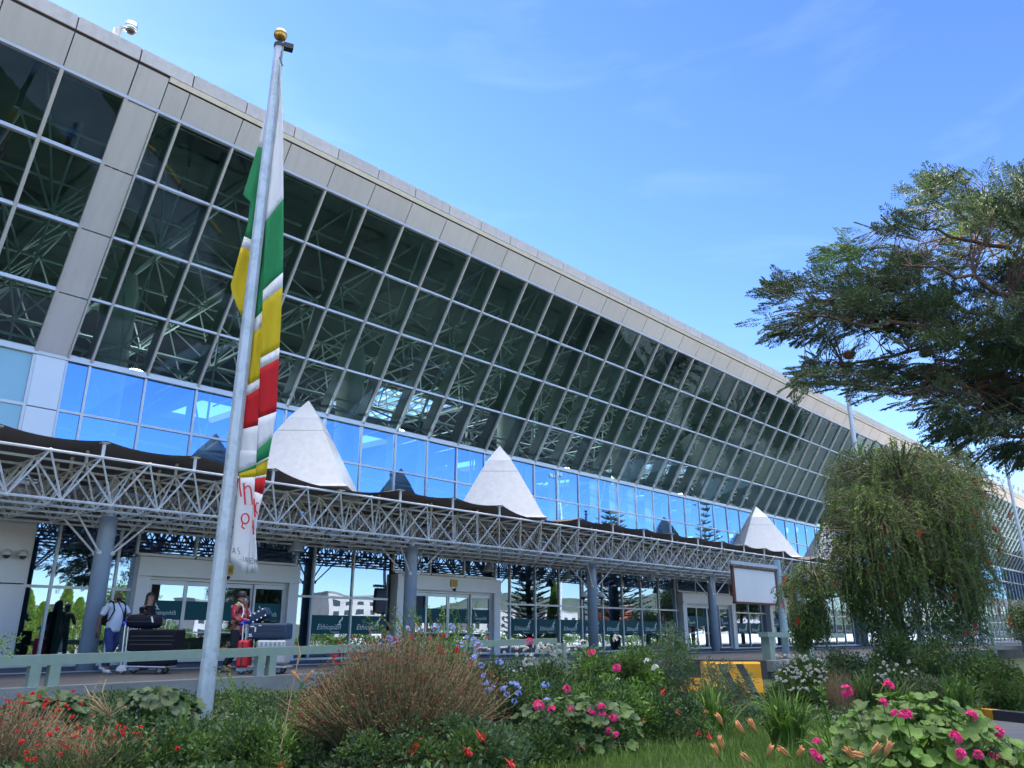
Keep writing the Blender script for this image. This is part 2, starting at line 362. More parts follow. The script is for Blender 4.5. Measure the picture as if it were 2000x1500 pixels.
# interior columns, trusses
for k in range(9):
    x = 17.3 + 9.33 * k; c = MB(); c.lathe([(.55, .82), (.55, 12.6), (.42, 13.2)], (x, 26.0, 0), 20); c.smooth = True; c.build('interior_column', M_conc, term)
c = MB(); c.lathe([(.55, .82), (.55, 12.6), (.42, 13.2)], (7.97, 26.0, 0), 20); c.build('interior_column', M_conc, term)
def truss_module(x0, n):
    t = MB(); m = 3.11
    for i in range(n):
        x = x0 + i * m
        zs = (6.0, 9.0, 11.9, 14.9)
        O = lambda i_, k: sp(x + i_ * m, zs[k] if zs[k] > 8.9 else 8.9, -0.75) + Vector((0, 0, zs[k] - max(zs[k], 8.9)))
        I = lambda i_, k: O(i_, k) + Vector((m / 2, 1.9, 1.1))
        for k in range(4):
            t.tube(O(0, k), O(1, k), .05, 5); t.tube(I(0, k), I(1, k), .05, 5)
            for q in (O(0, k), O(1, k), O(0, min(3, k + 1)), O(1, min(3, k + 1))): t.tube(I(0, k), q, .035, 5)
            if k < 3: t.tube(I(0, k), I(0, k + 1), .04, 5)
            t.ball(I(0, k), .1, 6)
        # roof space frame
        for j in range(5):
            y0 = 22 + j * m; A = Vector((x, y0, 15.2)); T = [A, A + Vector((m, 0, 0)), A + Vector((0, m, 0)), A + Vector((m, m, 0))]; B_ = A + Vector((m / 2, m / 2, -2.0))
            for q in T: t.tube(B_, q, .035, 5)
            t.tube(T[0], T[1], .045, 5); t.tube(T[0], T[2], .045, 5); t.tube(B_, B_ + Vector((m, 0, 0)), .045, 5); t.tube(B_, B_ + Vector((0, m, 0)), .045, 5)
    return t
for k in range(12): truss_module(XM - 3.11 + k * 9.33, 3).build('roof_truss', M_truss_in, term)
# leaning curtain wall, one window per bay, with frame and fin
wl = 0.065
for k, x0 in enumerate(MX[:-1]):
    x1 = MX[k + 1]; cx = (x0 + x1) / 2
    wdw = MB(); R = []
    for i in range(4): R.append([sp(x0, ZR[i]), sp(x1, ZR[i]), sp(x1, ZR[i + 1]), sp(x0, ZR[i + 1])])
    tilt = [[Vector(p) + sn * random.uniform(-.007, .007) for p in r] for r in R]
    wdw.arr([[tuple(p) for p in r] for r in tilt]); wo = wdw.build('leaning_window', G_up, term)
    f = MB(); f.beam(sp(x0, ZR[0], .03), sp(x0, ZR[-1], .03), wl, .14, sn)
    for z in ZR[1:4]: f.beam(sp(x0 + wl / 2, z, .02), sp(x1 - wl / 2, z, .02), .11, .07, (0, 0, 1))
    f.build('frame', M_alu, wo)
    f = MB(); f.beam(sp(x0, ZR[0] + .1, -.33), sp(x0, ZR[-1] - .2, -.33), .05, .46, sn); f.build('fin', M_fin, wo)
    # blue band
    jt = lambda: YF + random.uniform(-.008, .008)
    wb = MB(); wb.arr([[(x0, jt(), 5.4), (x1, jt(), 5.4), (x1, jt(), 7.4), (x0, jt(), 7.4)], [(x0, jt(), 7.4), (x1, jt(), 7.4), (x1, jt(), 8.9), (x0, jt(), 8.9)]])
    wo = wb.build('band_window', G_band, term)
    f = MB(); f.box(x0 - wl / 2, x0 + wl / 2, YF - .05, YF + .08, 5.4, 8.86); f.box(x0 + wl / 2, x1 - wl / 2, YF - .045, YF + .05, 7.37, 7.44)
    f.box(x0 - .04, x0 + .04, YF + .12, YF + .5, 5.4, 8.8, 1); f.build('frame', [M_alu, M_fin], wo)
    # fascia
    g2 = .014
    f = MB(); f.prism([sp(x0 + g2, 15.03, 0), sp(x0 + g2, 15.03, .07), sp(x0 + g2, 15.66, .07), sp(x0 + g2, 15.66, 0)], (1.555 - 2 * g2, 0, 0)); f.build('fascia_panel', M_panel, term)
    f = MB(); f.prism([(x0 + g2, 18.60, 15.80), (x0 + g2, 18.45, 15.80), (x0 + g2, 18.40, 16.16), (x0 + g2, 18.62, 16.16)], (1.555 - 2 * g2, 0, 0)); f.build('parapet_panel', M_panel2, term)
b = MB(); b.beam(sp(-40, 8.93, .05), sp(XE, 8.93, .05), .10, .16); b.beam(sp(-40, 14.98, .04), sp(XE, 14.98, .04), .11, .1); b.build('sill_rail', M_alu, term)
b = MB(); b.prism([sp(5.98, 15.70, .0), sp(5.98, 15.70, .11), sp(5.98, 15.81, .13), sp(5.98, 15.81, 0)], (XE - 5.98, 0, 0)); b.build('gutter_strip', M_strip, term)
b = MB(); b.prism([sp(-40, 15.0, -.12), sp(-40, 15.0, .02), sp(-40, 15.7, .02), (-40, 18.48, 15.79), (-40, 18.43, 16.15), (-40, 18.7, 16.15)], (XE + 40, 0, 0)); b.build('fascia_backing', M_joint, term)
f = MB(); f.prism([sp(5.985, 15.03, 0), sp(5.985, 15.03, .07), sp(5.985, 15.66, .07), sp(5.985, 15.66, 0)], (XM - 6.0, 0, 0)); f.build('fascia_panel', M_panel, term)
# left part: solid strip between bays and larger panes
x = 5.94
partial = MB()
for i in range(4): partial.arr([[tuple(sp(5.99, ZR[i])), tuple(sp(XM, ZR[i])), tuple(sp(XM, ZR[i + 1])), tuple(sp(5.99, ZR[i + 1]))]])
po = partial.build('leaning_window', G_up, term)
f = MB(); 
for z in ZR[1:4]: f.beam(sp(5.99, z, .02), sp(XM - wl / 2, z, .02), .11, .07, (0, 0, 1))
f.beam(sp(5.965, 8.95, .04), sp(5.965, 15.0, .04), .05, .18, sn); f.build('frame', M_alu, po)
pb = MB(); pb.arr([[(5.99, YF, 5.4), (XM, YF, 5.4), (XM, YF, 8.9), (5.99, YF, 8.9)]]); po = pb.build('band_window', G_band, term)
f = MB(); f.box(5.94, 5.99, YF - .06, YF + .06, 5.4, 8.88); f.box(5.99, XM - wl / 2, YF - .045, YF + .05, 7.37, 7.44); f.build('frame', M_alu, po)
zz = [8.97, 10.42, 12.7, 14.93]
zz = [8.97, 9.92, 11.9, 13.9, 14.93]
for za, zb in ((8.97, 10.38), (10.41, 11.92), (11.95, 13.42), (13.45, 14.93)):
    f = MB(); f.prism([sp(5.20, za, 0), sp(5.20, za, .09), sp(5.20, zb, .09), sp(5.20, zb, 0)], (.73, 0, 0)); f.build('wall_panel', M_panel, term)
for za, zb in ((5.3, 7.36), (7.39, 8.87)):
    f = MB(); f.box(5.2, 5.93, YF - .07, YF + .05, za, zb); f.build('wall_panel', mat('pale_wall_panel', (0.60, 0.64, 0.68), .35, .2, .03, .4), term)
LX = [5.16 - 1.53 * k for k in range(0, 30)]
for k in range(29):
    x1, x0 = LX[k], LX[k + 1]; wdw = MB()
    for i in range(4): wdw.arr([[tuple(sp(x0, ZR[i])), tuple(sp(x1, ZR[i])), tuple(sp(x1, ZR[i + 1])), tuple(sp(x0, ZR[i + 1]))]])
    wo = wdw.build('leaning_window', G_up, term)
    f = MB(); f.beam(sp(x1, ZR[0], .03), sp(x1, ZR[-1], .03), .085, .14, sn)
    for z in ZR[1:4]: f.beam(sp(x0 + .04, z, .02), sp(x1 - .04, z, .02), .12, .1, (0, 0, 1))
    f.build('frame', M_alu, wo)
    wb = MB(); wb.arr([[(x0, YF, 5.4), (x1, YF, 5.4), (x1, YF, 7.4), (x0, YF, 7.4)], [(x0, YF, 7.4), (x1, YF, 7.4), (x1, YF, 8.9), (x0, YF, 8.9)]]); wo = wb.build('band_window', G_cyan, term, label='pale cyan opaque window')
    f = MB(); f.box(x1 - .04, x1 + .04, YF - .05, YF + .08, 5.4, 8.86); f.box(x0 + .04, x1 - .04, YF - .045, YF + .05, 7.36, 7.44); f.build('frame', M_alu, wo)
    f = MB(); f.prism([sp(x0 + .014, 15.03, 0), sp(x0 + .014, 15.03, .07), sp(x0 + .014, 15.76, .07), sp(x0 + .014, 15.76, 0)], (1.502, 0, 0)); f.build('fascia_panel', M_panel, term)
    f = MB(); f.prism([(x0 + .014, 18.60, 15.80), (x0 + .014, 18.45, 15.80), (x0 + .014, 18.40, 16.16), (x0 + .014, 18.62, 16.16)], (1.502, 0, 0)); f.build('parapet_panel', M_panel2, term)
f = MB(); f.prism([sp(5.18, 15.03, 0), sp(5.18, 15.03, .07), sp(5.18, 15.76, .07), sp(5.18, 15.76, 0)], (.78, 0, 0)); f.build('fascia_panel', M_panel, term)
f = MB(); f.prism([(5.18, 18.60, 15.80), (5.18, 18.45, 15.80), (5.18, 18.40, 16.16), (5.18, 18.62, 16.16)], (1.37, 0, 0)); f.build('parapet_panel', M_panel2, term)
# soffit band between the ground floor and the blue band, left wall panels
b = MB(); b.box(-40, XE, YF - .04, YF + .25, 4.5, 5.4); b.build('spandrel', mat('spandrel_panel', (.16, .17, .18), .5), term)
for za, zb in ((.8, 2.79), (2.82, 5.2)):
    for k in range(14):
        x1 = 5.93 - 1.9 * k; f = MB(); f.box(x1 - 1.88, x1, YF - .08, YF + .2, za, zb); f.build('wall_panel', M_wall, term)

# ground floor glazing and doors
M_vinyl = mat('teal_window_film', (0.012, 0.085, 0.105), 0.5, 0, 0.06, 1, spec=0.15)
M_let = mat('pale_lettering', (0.62, 0.68, 0.66), 0.3, 0, .04)
LT = text_mesh('Ethiopian', .25, .28); LT2 = text_mesh('airports', .10, .28)
def bird(c, s, flip=1):
    m = MB(); pts = [(0, 0), (.06, .05), (.13, .06), (.09, .10), (.12, .16), (.19, .21), (.22, .27), (.20, .31), (.26, .27), (.25, .19), (.18, .13), (.16, .09), (.19, .04), (.22, -.03), (.17, .01), (.09, .0)]
    m.prism([(c[0] + flip * p[0] * s, c[1], c[2] + p[1] * s) for p in pts], (0, .004, 0)); return m
def film(parent, x0, x1, y, z0=1.60, z1=2.19, flip=1, sub=True, letters=True, lab=None):
    b = MB(); b.box(x0, x1, y - .012, y - .006, z0, z1); v = b.build('window_film', M_vinyl, parent)
    if letters:
        cx = (x0 + x1) / 2; o = ORG[parent.name]; wdt = min(1.0, (x1 - x0) / 1.45)
        for me, dx, dz in ((LT, -.05, .14), (LT2, .2, .03)):
            t = bpy.data.objects.new('lettering', me); COL.objects.link(t)
            if not me.materials: me.materials.append(M_let)
            t.parent = parent; t.location = (cx + flip * dx * wdt - o[0], y - .016 - o[1], z0 + dz - o[2]); t.rotation_euler = (pi / 2, 0, 0); t.scale = (flip * wdt, wdt, wdt)
        m = bird((cx + flip * .24 * wdt, y - .018, z0 + .27), .95 * wdt, flip); m.build('emblem', M_let, parent)
doors = [(8.6, 13.65), (17.62, 22.83), (36.35, 41.8), (46.1, 51.2), (60.2, 65.4), (74, 79.3), (88, 93)]
edges = [5.94] + MX
segs = []
def indoor(x): return any(a - .02 <= x <= c + .02 for a, c in doors)
prev = 5.96
cuts = sorted(set([5.96] + [m for m in MX if not indoor(m)] + [v for d in doors for v in d]))
for a, c in zip(cuts[:-1], cuts[1:]):
    if indoor((a + c) / 2) or c - a < .2: continue
    wb = MB(); wb.arr([[(a, YF, .86), (c, YF, .86), (c, YF, 2.76), (a, YF, 2.76)], [(a, YF, 2.76), (c, YF, 2.76), (c, YF, 4.5), (a, YF, 4.5)]])
    wo = wb.build('ground_window', G_low, term)
    f = MB(); f.box(a - .03, a + .03, YF - .06, YF + .07, .8, 4.5); f.box(a + .03, c - .03, YF - .05, YF + .05, 2.73, 2.80); f.box(a + .03, c - .03, YF - .05, YF + .06, .8, .87)
    f.box(a - .02, a + .02, YF + .2, YF + .5, .8, 4.5, 1)
    f.build('frame', [M_alu, M_fin], wo)
    if c - a > 1.2 and not (5.9 < a < 8.5): film(wo, a + .06, c - .06, YF)
for a, c in doors:                                    # strip of glazing above each door portal
    m_ = (a + c) / 2; n = 3; 
    for i in range(n):
        q0 = a + (c - a) * i / n; q1 = a + (c - a) * (i + 1) / n
        wb = MB(); wb.arr([[(q0, YF, 3.75), (q1, YF, 3.75), (q1, YF, 4.5), (q0, YF, 4.5)]]); wo = wb.build('transom_window', G_low, term)
        f = MB(); f.box(q0 - .03, q0 + .03, YF - .06, YF + .07, 3.75, 4.5); f.box(q0 + .03, q1 - .03, YF - .08, YF + .06, 3.7, 3.78); f.build('frame', M_alu, wo)
M_portal = mat('portal_metal', (.58, .59, .63), .42, .25, .05, .6)
for di, (a, c) in enumerate(doors):
    d = thing('sliding_door', '', 'door', ((a + c) / 2, 22.7, .8)); d.parent = term; d.location = Vector(((a + c) / 2, 22.7, .8)) - Vector(ORG[term.name])
    for key in ('label', 'category'):
        if key in d: del d[key]
    ORG[d.name] = ((a + c) / 2, 22.7, .8)
    b = MB(); b.box(a, c, 22.66, 23.1, 3.2, 3.66); b.box(a - .02, c + .02, 22.62, 22.66, 3.14, 3.21); b.box(a, a + .36, 22.68, 23.1, .8, 3.19); b.box(c - .34, c, 22.68, 23.1, .8, 3.19)
    b.build('portal', M_portal, d)
    b = MB(); b.box(a + .36, c - .34, 22.8, 23.0, 3.06, 3.19); b.box(a + .36, a + .42, 22.82, 23.0, .8, 3.05); b.box(c - .40, c - .34, 22.82, 23.0, .8, 3.05); b.build('track', M_alu, d)
    n = 4; x0 = a + .42; x1 = c - .40; wd = (x1 - x0) / n
    for i in range(n):
        q0 = x0 + i * wd; q1 = q0 + wd; yy = 22.86 if i in (0, 3) else 22.93
        lf = MB(); lf.arr([[(q0, yy, .9), (q1, yy, .9), (q1, yy, 2.95), (q0, yy, 2.95)]]); lo = lf.build('door_leaf', G_low, d)
        f = MB()
        for u0, u1, w0, w1 in ((q0 + .005, q0 + .065, .84, 3.05), (q1 - .065, q1 - .005, .84, 3.05), (q0 + .065, q1 - .065, 2.93, 3.05), (q0 + .065, q1 - .065, .84, .93), (q0 + .065, q1 - .065, 1.62, 1.66)):
            f.box(u0, u1, yy - .03, yy + .03, w0, w1)
        f.build('leaf_frame', M_alu, lo) if False else f.build('leaf_frame', M_alu, d)
        film(d, q0 + .07, q1 - .07, yy, 1.98, 2.5, -1, letters=(i in (0, 3)))
    b = MB(); cx = (a + c) / 2 + .05; b.box(cx - .17, cx + .17, 22.62, 22.655, 3.30, 3.56, 0); b.box(cx - .17, cx + .17, 22.60, 22.62, 3.3, 3.31, 0)
    b.build('number_sign', mat('yellow_sign', (.55, .36, .06), .5, 0, .1), d)
    tm = text_mesh('16', .2) if di == 0 else None
    if tm and len(tm.vertices):
        tm.materials.append(mat('sign_brown', (.08, .05, .02), .6)); t = bpy.data.objects.new('sign_number', tm); COL.objects.link(t); t.parent = d
        o = ORG[d.name]; t.location = (cx + .02 - o[0], 22.612 - o[1], 3.36 - o[2]); t.rotation_euler = (pi / 2, 0, 0)
    b = MB(); b.lathe([(.07, 0), (.07, .03), (.05, .08), (.01, .1)], (cx, 22.6, 3.24), 10, axis=(0, 0, -1)); b.build('sensor', M_black, d)
# lit lamps hanging in the hall
for k, nm_ in enumerate(('first', 'second', 'third', 'fourth', 'fifth', 'sixth', 'seventh')):
    x = 10.5 + 13.2 * k; y = 31.0; o = thing('hall_lamp', '%s lit hall lamp from the left, hanging inside behind the leaning glass' % nm_, 'lamp', (x, y, 16), 'lit lamps hanging in the hall')
    b = MB(); b.tube((x, y, 16), (x, y, 11.75), .015, 5); b.lathe([(.05, .2), (.28, 0), (.30, -.04)], (x, y, 11.6), 14); b.build('shade', M_alu, o)
    b = MB(); b.smooth = True; b.ball((x, y, 11.5), .13, 12); b.build('bulb', mat('lit_bulb', (.9, .85, .7), .4, emit=((1, .86, .62), 7)), o)
    ld = bpy.data.lights.new('hall_lamp_light', 'POINT'); ld.energy = 190; ld.shadow_soft_size = .35; ld.color = (1, .97, .9); lo = bpy.data.objects.new('hall_lamp_light', ld); COL.objects.link(lo); lo.parent = o; lo.location = (0, 0, -4.8)
# green square interior posts behind the glass
for x in (7.2, 14.0, 23.2, 27.5, 33, 42.3, 52, 58):
    c = MB(); c.box(x - .22, x + .22, 23.5, 23.9, .82, 4.55); c.build('post', M_fin, term)
# rooftop and wall cameras
def dome_cam(p, label, group, s=1.0, arm=(0, .25, 0)):
    o = thing('dome_camera', label, 'security camera', p, group)
    b = MB(); P = Vector(p); b.tube(P + Vector(arm), P + Vector((0, 0, .06)), .025 * s, 8); b.box(P.x + arm[0] - .05 * s, P.x + arm[0] + .05 * s, P.y + arm[1] - .015, P.y + arm[1] + .015, P.z + arm[2] - .08 * s, P.z + arm[2] + .08 * s); b.build('bracket', M_frame_white, o)
    b = MB(); b.smooth = True; b.lathe([(.02 * s, .12 * s), (.09 * s, .10 * s), (.115 * s, .03 * s), (.12 * s, -.02 * s), (.10 * s, -.03 * s)], p, 16); b.build('housing', M_frame_white, o)
    b = MB(); b.smooth = True; b.ball(P + Vector((0, 0, -.03 * s)), .085 * s, 14); b.build('dome', mat('smoked_dome', (.05, .055, .06), .1, 0, .02), o); return o
dome_cam((5.37, 22.7, 3.5), 'dome camera on the grey wall panel, the one nearer the left edge of the photo', 'dome cameras on the wall')
dome_cam((5.73, 22.7, 3.5), 'dome camera on the grey wall panel, the one next to the glazing', 'dome cameras on the wall')
p = Vector((4.58, 18.5, 16.1)); o = thing('roof_camera', 'silver dome camera on a short white mast above the roof edge', 'security camera', p)
b = MB(); b.tube(p, p + Vector((0, 0, .45)), .05, 8); b.tube(p + Vector((0, 0, .38)), p + Vector((.22, -.12, .5)), .03, 8); b.box(p.x - .12, p.x + .02, p.y - .02, p.y + .08, p.z + .2, p.z + .34); b.build('mast', M_frame_white, o)
b = MB(); b.smooth = True; b.lathe([(.05, .26), (.15, .2), (.165, .08), (.165, 0), (.14, -.01)], p + Vector((.22, -.12, .38)), 18); b.build('housing', mat('bright_metal', (.7, .7, .72), .25, .8), o)
b = MB(); b.smooth = True; b.ball(p + Vector((.22, -.12, .38)), .12, 14); b.build('dome', MATS['smoked_dome'], o)
# lights on the parapet far right
for k in range(16):
    x = 80 + k * 2.1; o = thing('roof_floodlight', '%s blue-grey floodlight from the left in the row on the distant roof edge' % ['first', 'second', 'third', 'fourth', 'fifth', 'sixth', 'seventh', 'eighth', 'ninth', 'tenth', 'eleventh', 'twelfth', 'thirteenth', 'fourteenth', 'fifteenth', 'sixteenth'][k], 'floodlight', (x, 18.55, 16.16), 'row of floodlights on the roof edge')
    b = MB(); b.tube((x, 18.55, 16.16), (x, 18.55, 16.5), .03, 6); b.build('stem', M_col, o)
    b = MB(); b.obox((x, 18.45, 16.68), (.22, 0, 0), (0, .07, .02), (0, -.05, .2)); b.obox((x, 18.37, 16.66), (.19, 0, 0), (0, .02, .005), (0, -.04, .17)); b.build('lamp_head', M_col, o)
# ------------------------------------------------------------------ entrance canopy
can = thing('entrance_canopy', 'long white tubular space frame canopy with dark fabric roof in front of the doors', 'canopy', (6.7, 20, .8))
YT = [17.5, 18.5, 19.5, 20.5, 21.5, 22.5]; ZT, ZB = 5.18, 4.27
def tx(i): return 4.55 - 9 + i
NM = 66
PYR = (11.85, 20.05, 40.2, 49.3)
def SH(x): return .07 if min(abs(x - p) for p in PYR) < 1.01 else .33
for s0 in range(0, NM, 3):
    t = MB(); r1 = .032; r2 = .024
    for i in range(s0, min(NM, s0 + 3)):
        x = tx(i)
        for j, y in enumerate(YT):
            t.tube((x, y, ZT), (x + 1, y, ZT), r1, 6)
            if j < 5:
                t.tube((x, y, ZT), (x, y + 1, ZT), r2, 5)
                bx, by = x + .5, y + .5
                t.tube((bx, by, ZB), (bx + 1, by, ZB), r1, 6)
                if j < 4: t.tube((bx, by, ZB), (bx, by + 1, ZB), r2, 5)
                for dx, dy in ((0, 0), (1, 0), (0, 1), (1, 1)): t.tube((bx, by, ZB), (x + dx, y + dy, ZT), r2, 5)
                t.ball((bx, by, ZB), .05, 8)
            t.ball((x, y, ZT), .05, 8)
            if i % 2 == 0: t.tube((x, y, ZT), (x, y, ZT + SH(x) - .02), .038, 6)
        if i % 2 == 0: t.box(x - .09, x + .09, 17.42, 17.58, ZT + SH(x) - .03, ZT + SH(x))
    t.build('truss_section', M_rusty_white, can)
for i in range(0, NM, 2):                                # sagging fabric bays
    x0 = tx(i); nx_, ny_ = 8, 12; V = []
    for b_ in range(ny_ + 1):
        for a_ in range(nx_ + 1):
            u = a_ / nx_; v = b_ / ny_
            z = ZT + SH(x0) * (1 - u) * (1 - v) + SH(x0 + 2) * u * (1 - v) + .3 * v - .085 * 4 * u * (1 - u) * (1 - .5 * v) + .10 * sin(pi * v) - .05 * v
            yy = 17.38 + v * 5.3 + .10 * 4 * u * (1 - u) * (1 - v)
            V.append((x0 + 2 * u, yy, z))
    m = MB(); q = [(j * (nx_ + 1) + i_, j * (nx_ + 1) + i_ + 1, (j + 1) * (nx_ + 1) + i_ + 1, (j + 1) * (nx_ + 1) + i_) for j in range(ny_) for i_ in range(nx_)]
    m.add(V, q); m.add([(a, b, c + .012) for a, b, c in V], [t_[::-1] for t_ in q]); m.smooth = True; m.build('membrane', M_membrane, can)
b = MB(); b.box(tx(0), tx(NM), 22.62, 22.9, 4.42, 4.56); b.build('wall_beam', mat('grey_wall_beam', (.22, .21, .2), .6), can)
def pyramid(x):
    y = 20.0; o = MB()
    def ring(h, z):
        return [(x, y - h * sqrt(2), z), (x + h * sqrt(2), y, z), (x, y + h * sqrt(2), z), (x - h * sqrt(2), y, z)]
    prof = [(1.66, 5.42), (1.52, 5.52), (1.04, 6.5), (.68, 7.22), (.445, 7.66)]
    V = []; 
    for h, z in prof: V += ring(h, z)
    F = [(i * 4 + j, i * 4 + (j + 1) % 4, (i + 1) * 4 + (j + 1) % 4, (i + 1) * 4 + j) for i in range(len(prof) - 1) for j in range(4)]
    o.add(V, F + [(3, 2, 1, 0), (16, 17, 18, 19)])
    for a, c in ((7.30, 7.285), (6.5, 6.49)): 
        pass
    po = o.build('pyramid', M_tent, can)
    c = MB(); V = ring(.455, 7.62) + ring(.455, 7.665) + [(x, y, 8.33)]
    c.add(V, [(3, 2, 1, 0)] + [(j, (j + 1) % 4, 4 + (j + 1) % 4, 4 + j) for j in range(4)] + [(4 + j, 4 + (j + 1) % 4, 8) for j in range(4)]); c.build('cap', mat('cap_sheet', (.72, .72, .72), .4, .1, .05, 2), po)
    s_ = MB(); h = .68; r = ring(h + .003, 7.22) 
    for j in range(4): s_.beam(r[j], r[(j + 1) % 4], .006, .012)
    s_.build('seam', mat('seam_grey', (.35, .34, .32), .7), po)
for x in PYR: pyramid(x)
def canopy_column(x):
    c = MB(); c.smooth = False; c.lathe([(.2, .8), (.2, 4.0), (.2, 4.28)], (x, 20.0, 0), 28)
    co = c.build('column', M_col, can)
    for p in co.data.polygons: p.use_smooth = len(p.vertices) == 4
    s_ = MB(); s_.tube((x, 20, 4.28), (x, 20, 5.1), .09, 12); s_.ball((x, 20, 5.16), .09, 12); s_.tube((x, 20, 4.26), (x, 20, 4.3), .16, 16); s_.build('column_head', M_rusty_white, can)
    for dx, dy in ((1, 1), (-1, 1), (1, -1), (-1, -1)):
        a = Vector((x + dx * .15, 20 + dy * .15, 3.42)); e = Vector((x + dx * .9, 20 + dy * .5 * 1.0, 4.27)); s_ = MB(); s_.tube(a, e, .026, 6); s_.ball(a, .065, 10); s_.build('brace', M_rusty_white, can)
for x in (6.72, 16.05, 25.36, 34.7, 44.1, 53.4): canopy_column(x)

M_lampg = mat('lamp_grey', (.35, .38, .38), .35, .3, .1, 3)
for i, (x, y) in enumerate(((11.87, 20.0), (29.6, 20.0), (20.9, 21.4), (25.9, 21.7), (38.6, 20.2))):
    lab = ['grey bell pendant lamp under the canopy, beside the flag and left of the second column', 'grey bell pendant lamp under the canopy, just right of the third column', 'dark bell pendant lamp under the canopy over the second sliding door', 'bell pendant lamp under the canopy close to the third column', 'pendant lamp under the canopy behind the blank billboard'][i]
    o = thing('pendant_lamp', lab, 'lamp', (x, y, 4.2), 'pendant lamps under the canopy')
    b = MB(); b.tube((x, y, 4.2), (x, y, 4.12), .02, 6); b.build('stem', M_lampg, o)
    b = MB(); b.smooth = True; b.lathe([(.06, .02), (.10, 0), (.15, -.10), (.22, -.26), (.245, -.30), (.22, -.295), (.05, -.1)], (x, y, 4.12), 18); b.build('shade', M_lampg, o)
for i, dx in enumerate((-.36, .36)):
    dome_cam((25.36 + dx * .75, 20 - dx * .75 * 0.9, 3.05), ['white dome camera on the left side of the third canopy column', 'white dome camera on the right side of the third canopy column'][i], 'dome cameras on the third canopy column', 1.35, (-dx * .5, dx * .45, .28))

# ------------------------------------------------------------------ flagpoles and flag
def flagpole(x, y, top, z0, label, r0=.10, r1=.072):
    o = thing('flagpole', label, 'flagpole', (x, y, z0), 'flagpoles')
    b = MB(); b.path([(x, y, z0), (x, y, top - .32)], [r0, r1], 12); b.build('pole', M_pole, o)
    b = MB(); b.lathe([(r1 * 1.15, -.33), (r1 * 1.15, -.27), (.03, -.25), (.02, -.16)], (x, y, top), 14); b.obox((x + .12, y - .06, top - .28), (.07, -.03, 0), (.02, .05, 0), (0, 0, .045)); b.tube((x, y, top - .28), (x + .12, y - .06, top - .28), .03, 8); b.build('truck', M_black, o)
    b = MB(); b.smooth = True; b.ball((x, y, top - .08), .105, 20); b.build('finial', M_gold, o)
    b = MB(); b.lathe([(r0 * 1.8, 0), (r0 * 1.8, .03)], (x, y, z0), 14); b.build('base_plate', M_pole, o); return o
pb_ = at(400, 1370, 9.95)
PX, PY = pb_.x, pb_.y
flagpole(PX, PY, 10.72, .5, 'thick galvanised flagpole in the foreground with a limp green, yellow and red flag')
flagpole(27.3, 9.68, 10.7, .3, 'bare flagpole rising out of the weeping bottlebrush tree')
flagpole(46.0, 8.9, 10.7, .3, 'bare flagpole at the far right edge with a golden ball')
FC = {'w': mat('flag_white', (.88, .88, .90), .85, 0, .02, 1, .15, 300, translucent=.35), 'g': mat('flag_green', (.03, .32, .12), .85, 0, .04, 1, .15, 300, translucent=.35),
      'y': mat('flag_yellow', (.72, .56, .02), .85, 0, .04, 1, .15, 300, translucent=.35), 'r': mat('flag_red', (.66, .02, .03), .85, 0, .04, 1, .15, 300, translucent=.35)}
FI = {'w': 0, 'g': 1, 'y': 2, 'r': 3}; FM = [FC[c] for c in 'wgyr']
DFL = 9.95
def lerp_y(tab, y):
    return float(np.interp(y, [p[1] for p in tab], [p[0] for p in tab]))
def strip(L_, R_, bounds, dl, dr, wave=0.02, ph=0.0):
    """L_, R_: edge polylines [(x,y)], bounds: [(yL,yR,colour)...] starting boundaries, last one closes; dl, dr: depth offsets"""
    m = MB(); nc = 8
    for (a, b_) in zip(bounds[:-1], bounds[1:]):
        n = max(1, int(max(b_[0] - a[0], b_[1] - a[1]) / 14)); V = []
        for r in range(n + 1):
            t = r / n; yl = a[0] + (b_[0] - a[0]) * t; yr = a[1] + (b_[1] - a[1]) * t
            for c in range(nc + 1):
                u = c / nc; yy = yl + (yr - yl) * u; xl, xr = lerp_y(L_, yl), lerp_y(R_, yr); xx = xl + (xr - xl) * u
                dd = dl + (dr - dl) * u + wave * sin(u * pi * 2.5 + ph + yy * .009) * min(1, (xr - xl) / 20) + .014 * sin(u * 9 + yy * .02) + .005 * sin(u * 17 - yy * .07) + .004 * sin(yy * .16 + u * 6)
                V.append(at(xx, yy, DFL + dd))
        w_ = nc + 1; q = [(j * w_ + i, j * w_ + i + 1, (j + 1) * w_ + i + 1, (j + 1) * w_ + i) for j in range(n) for i in range(nc)]
        m.add(V, q, FI[a[2]])
    m.smooth = True; return m
flag = thing('flag', 'limp flag in white, green, yellow and red with red script, hanging down the front flagpole', 'flag', tuple(at(545, 140, DFL)))
def fpart(m, name='cloth'):
    o = m.build(name, FM, flag); so_ = o.modifiers.new('thickness', 'SOLIDIFY'); so_.thickness = .004; return o
# fold seen left of the pole
fpart(strip([(521, 215), (512, 250), (503, 288), (473, 385), (489, 392), (484, 440), (470, 485), (449, 562), (471, 618)], [(533, 215), (528, 288), (520, 385), (513, 470), (508, 560), (500, 618)],
            [(215, 215, 'w'), (286, 294, 'g'), (462, 478, 'w'), (482, 500, 'y'), (618, 618, 'y')], .10, .13, .015))
# inner fold right of the pole
fpart(strip([(543, 125), (535, 250), (519, 430), (497, 560), (478, 750), (462, 880)], [(547, 125), (549, 250), (528, 430), (515, 560), (509, 758), (506, 900)],
            [(125, 125, 'w'), (432, 424, 'g'), (632, 606, 'w'), (656, 638, 'y'), (757, 738, 'w'), (777, 757, 'r'), (840, 830, 'w'), (900, 900, 'w')], .06, .03, .012, 1))
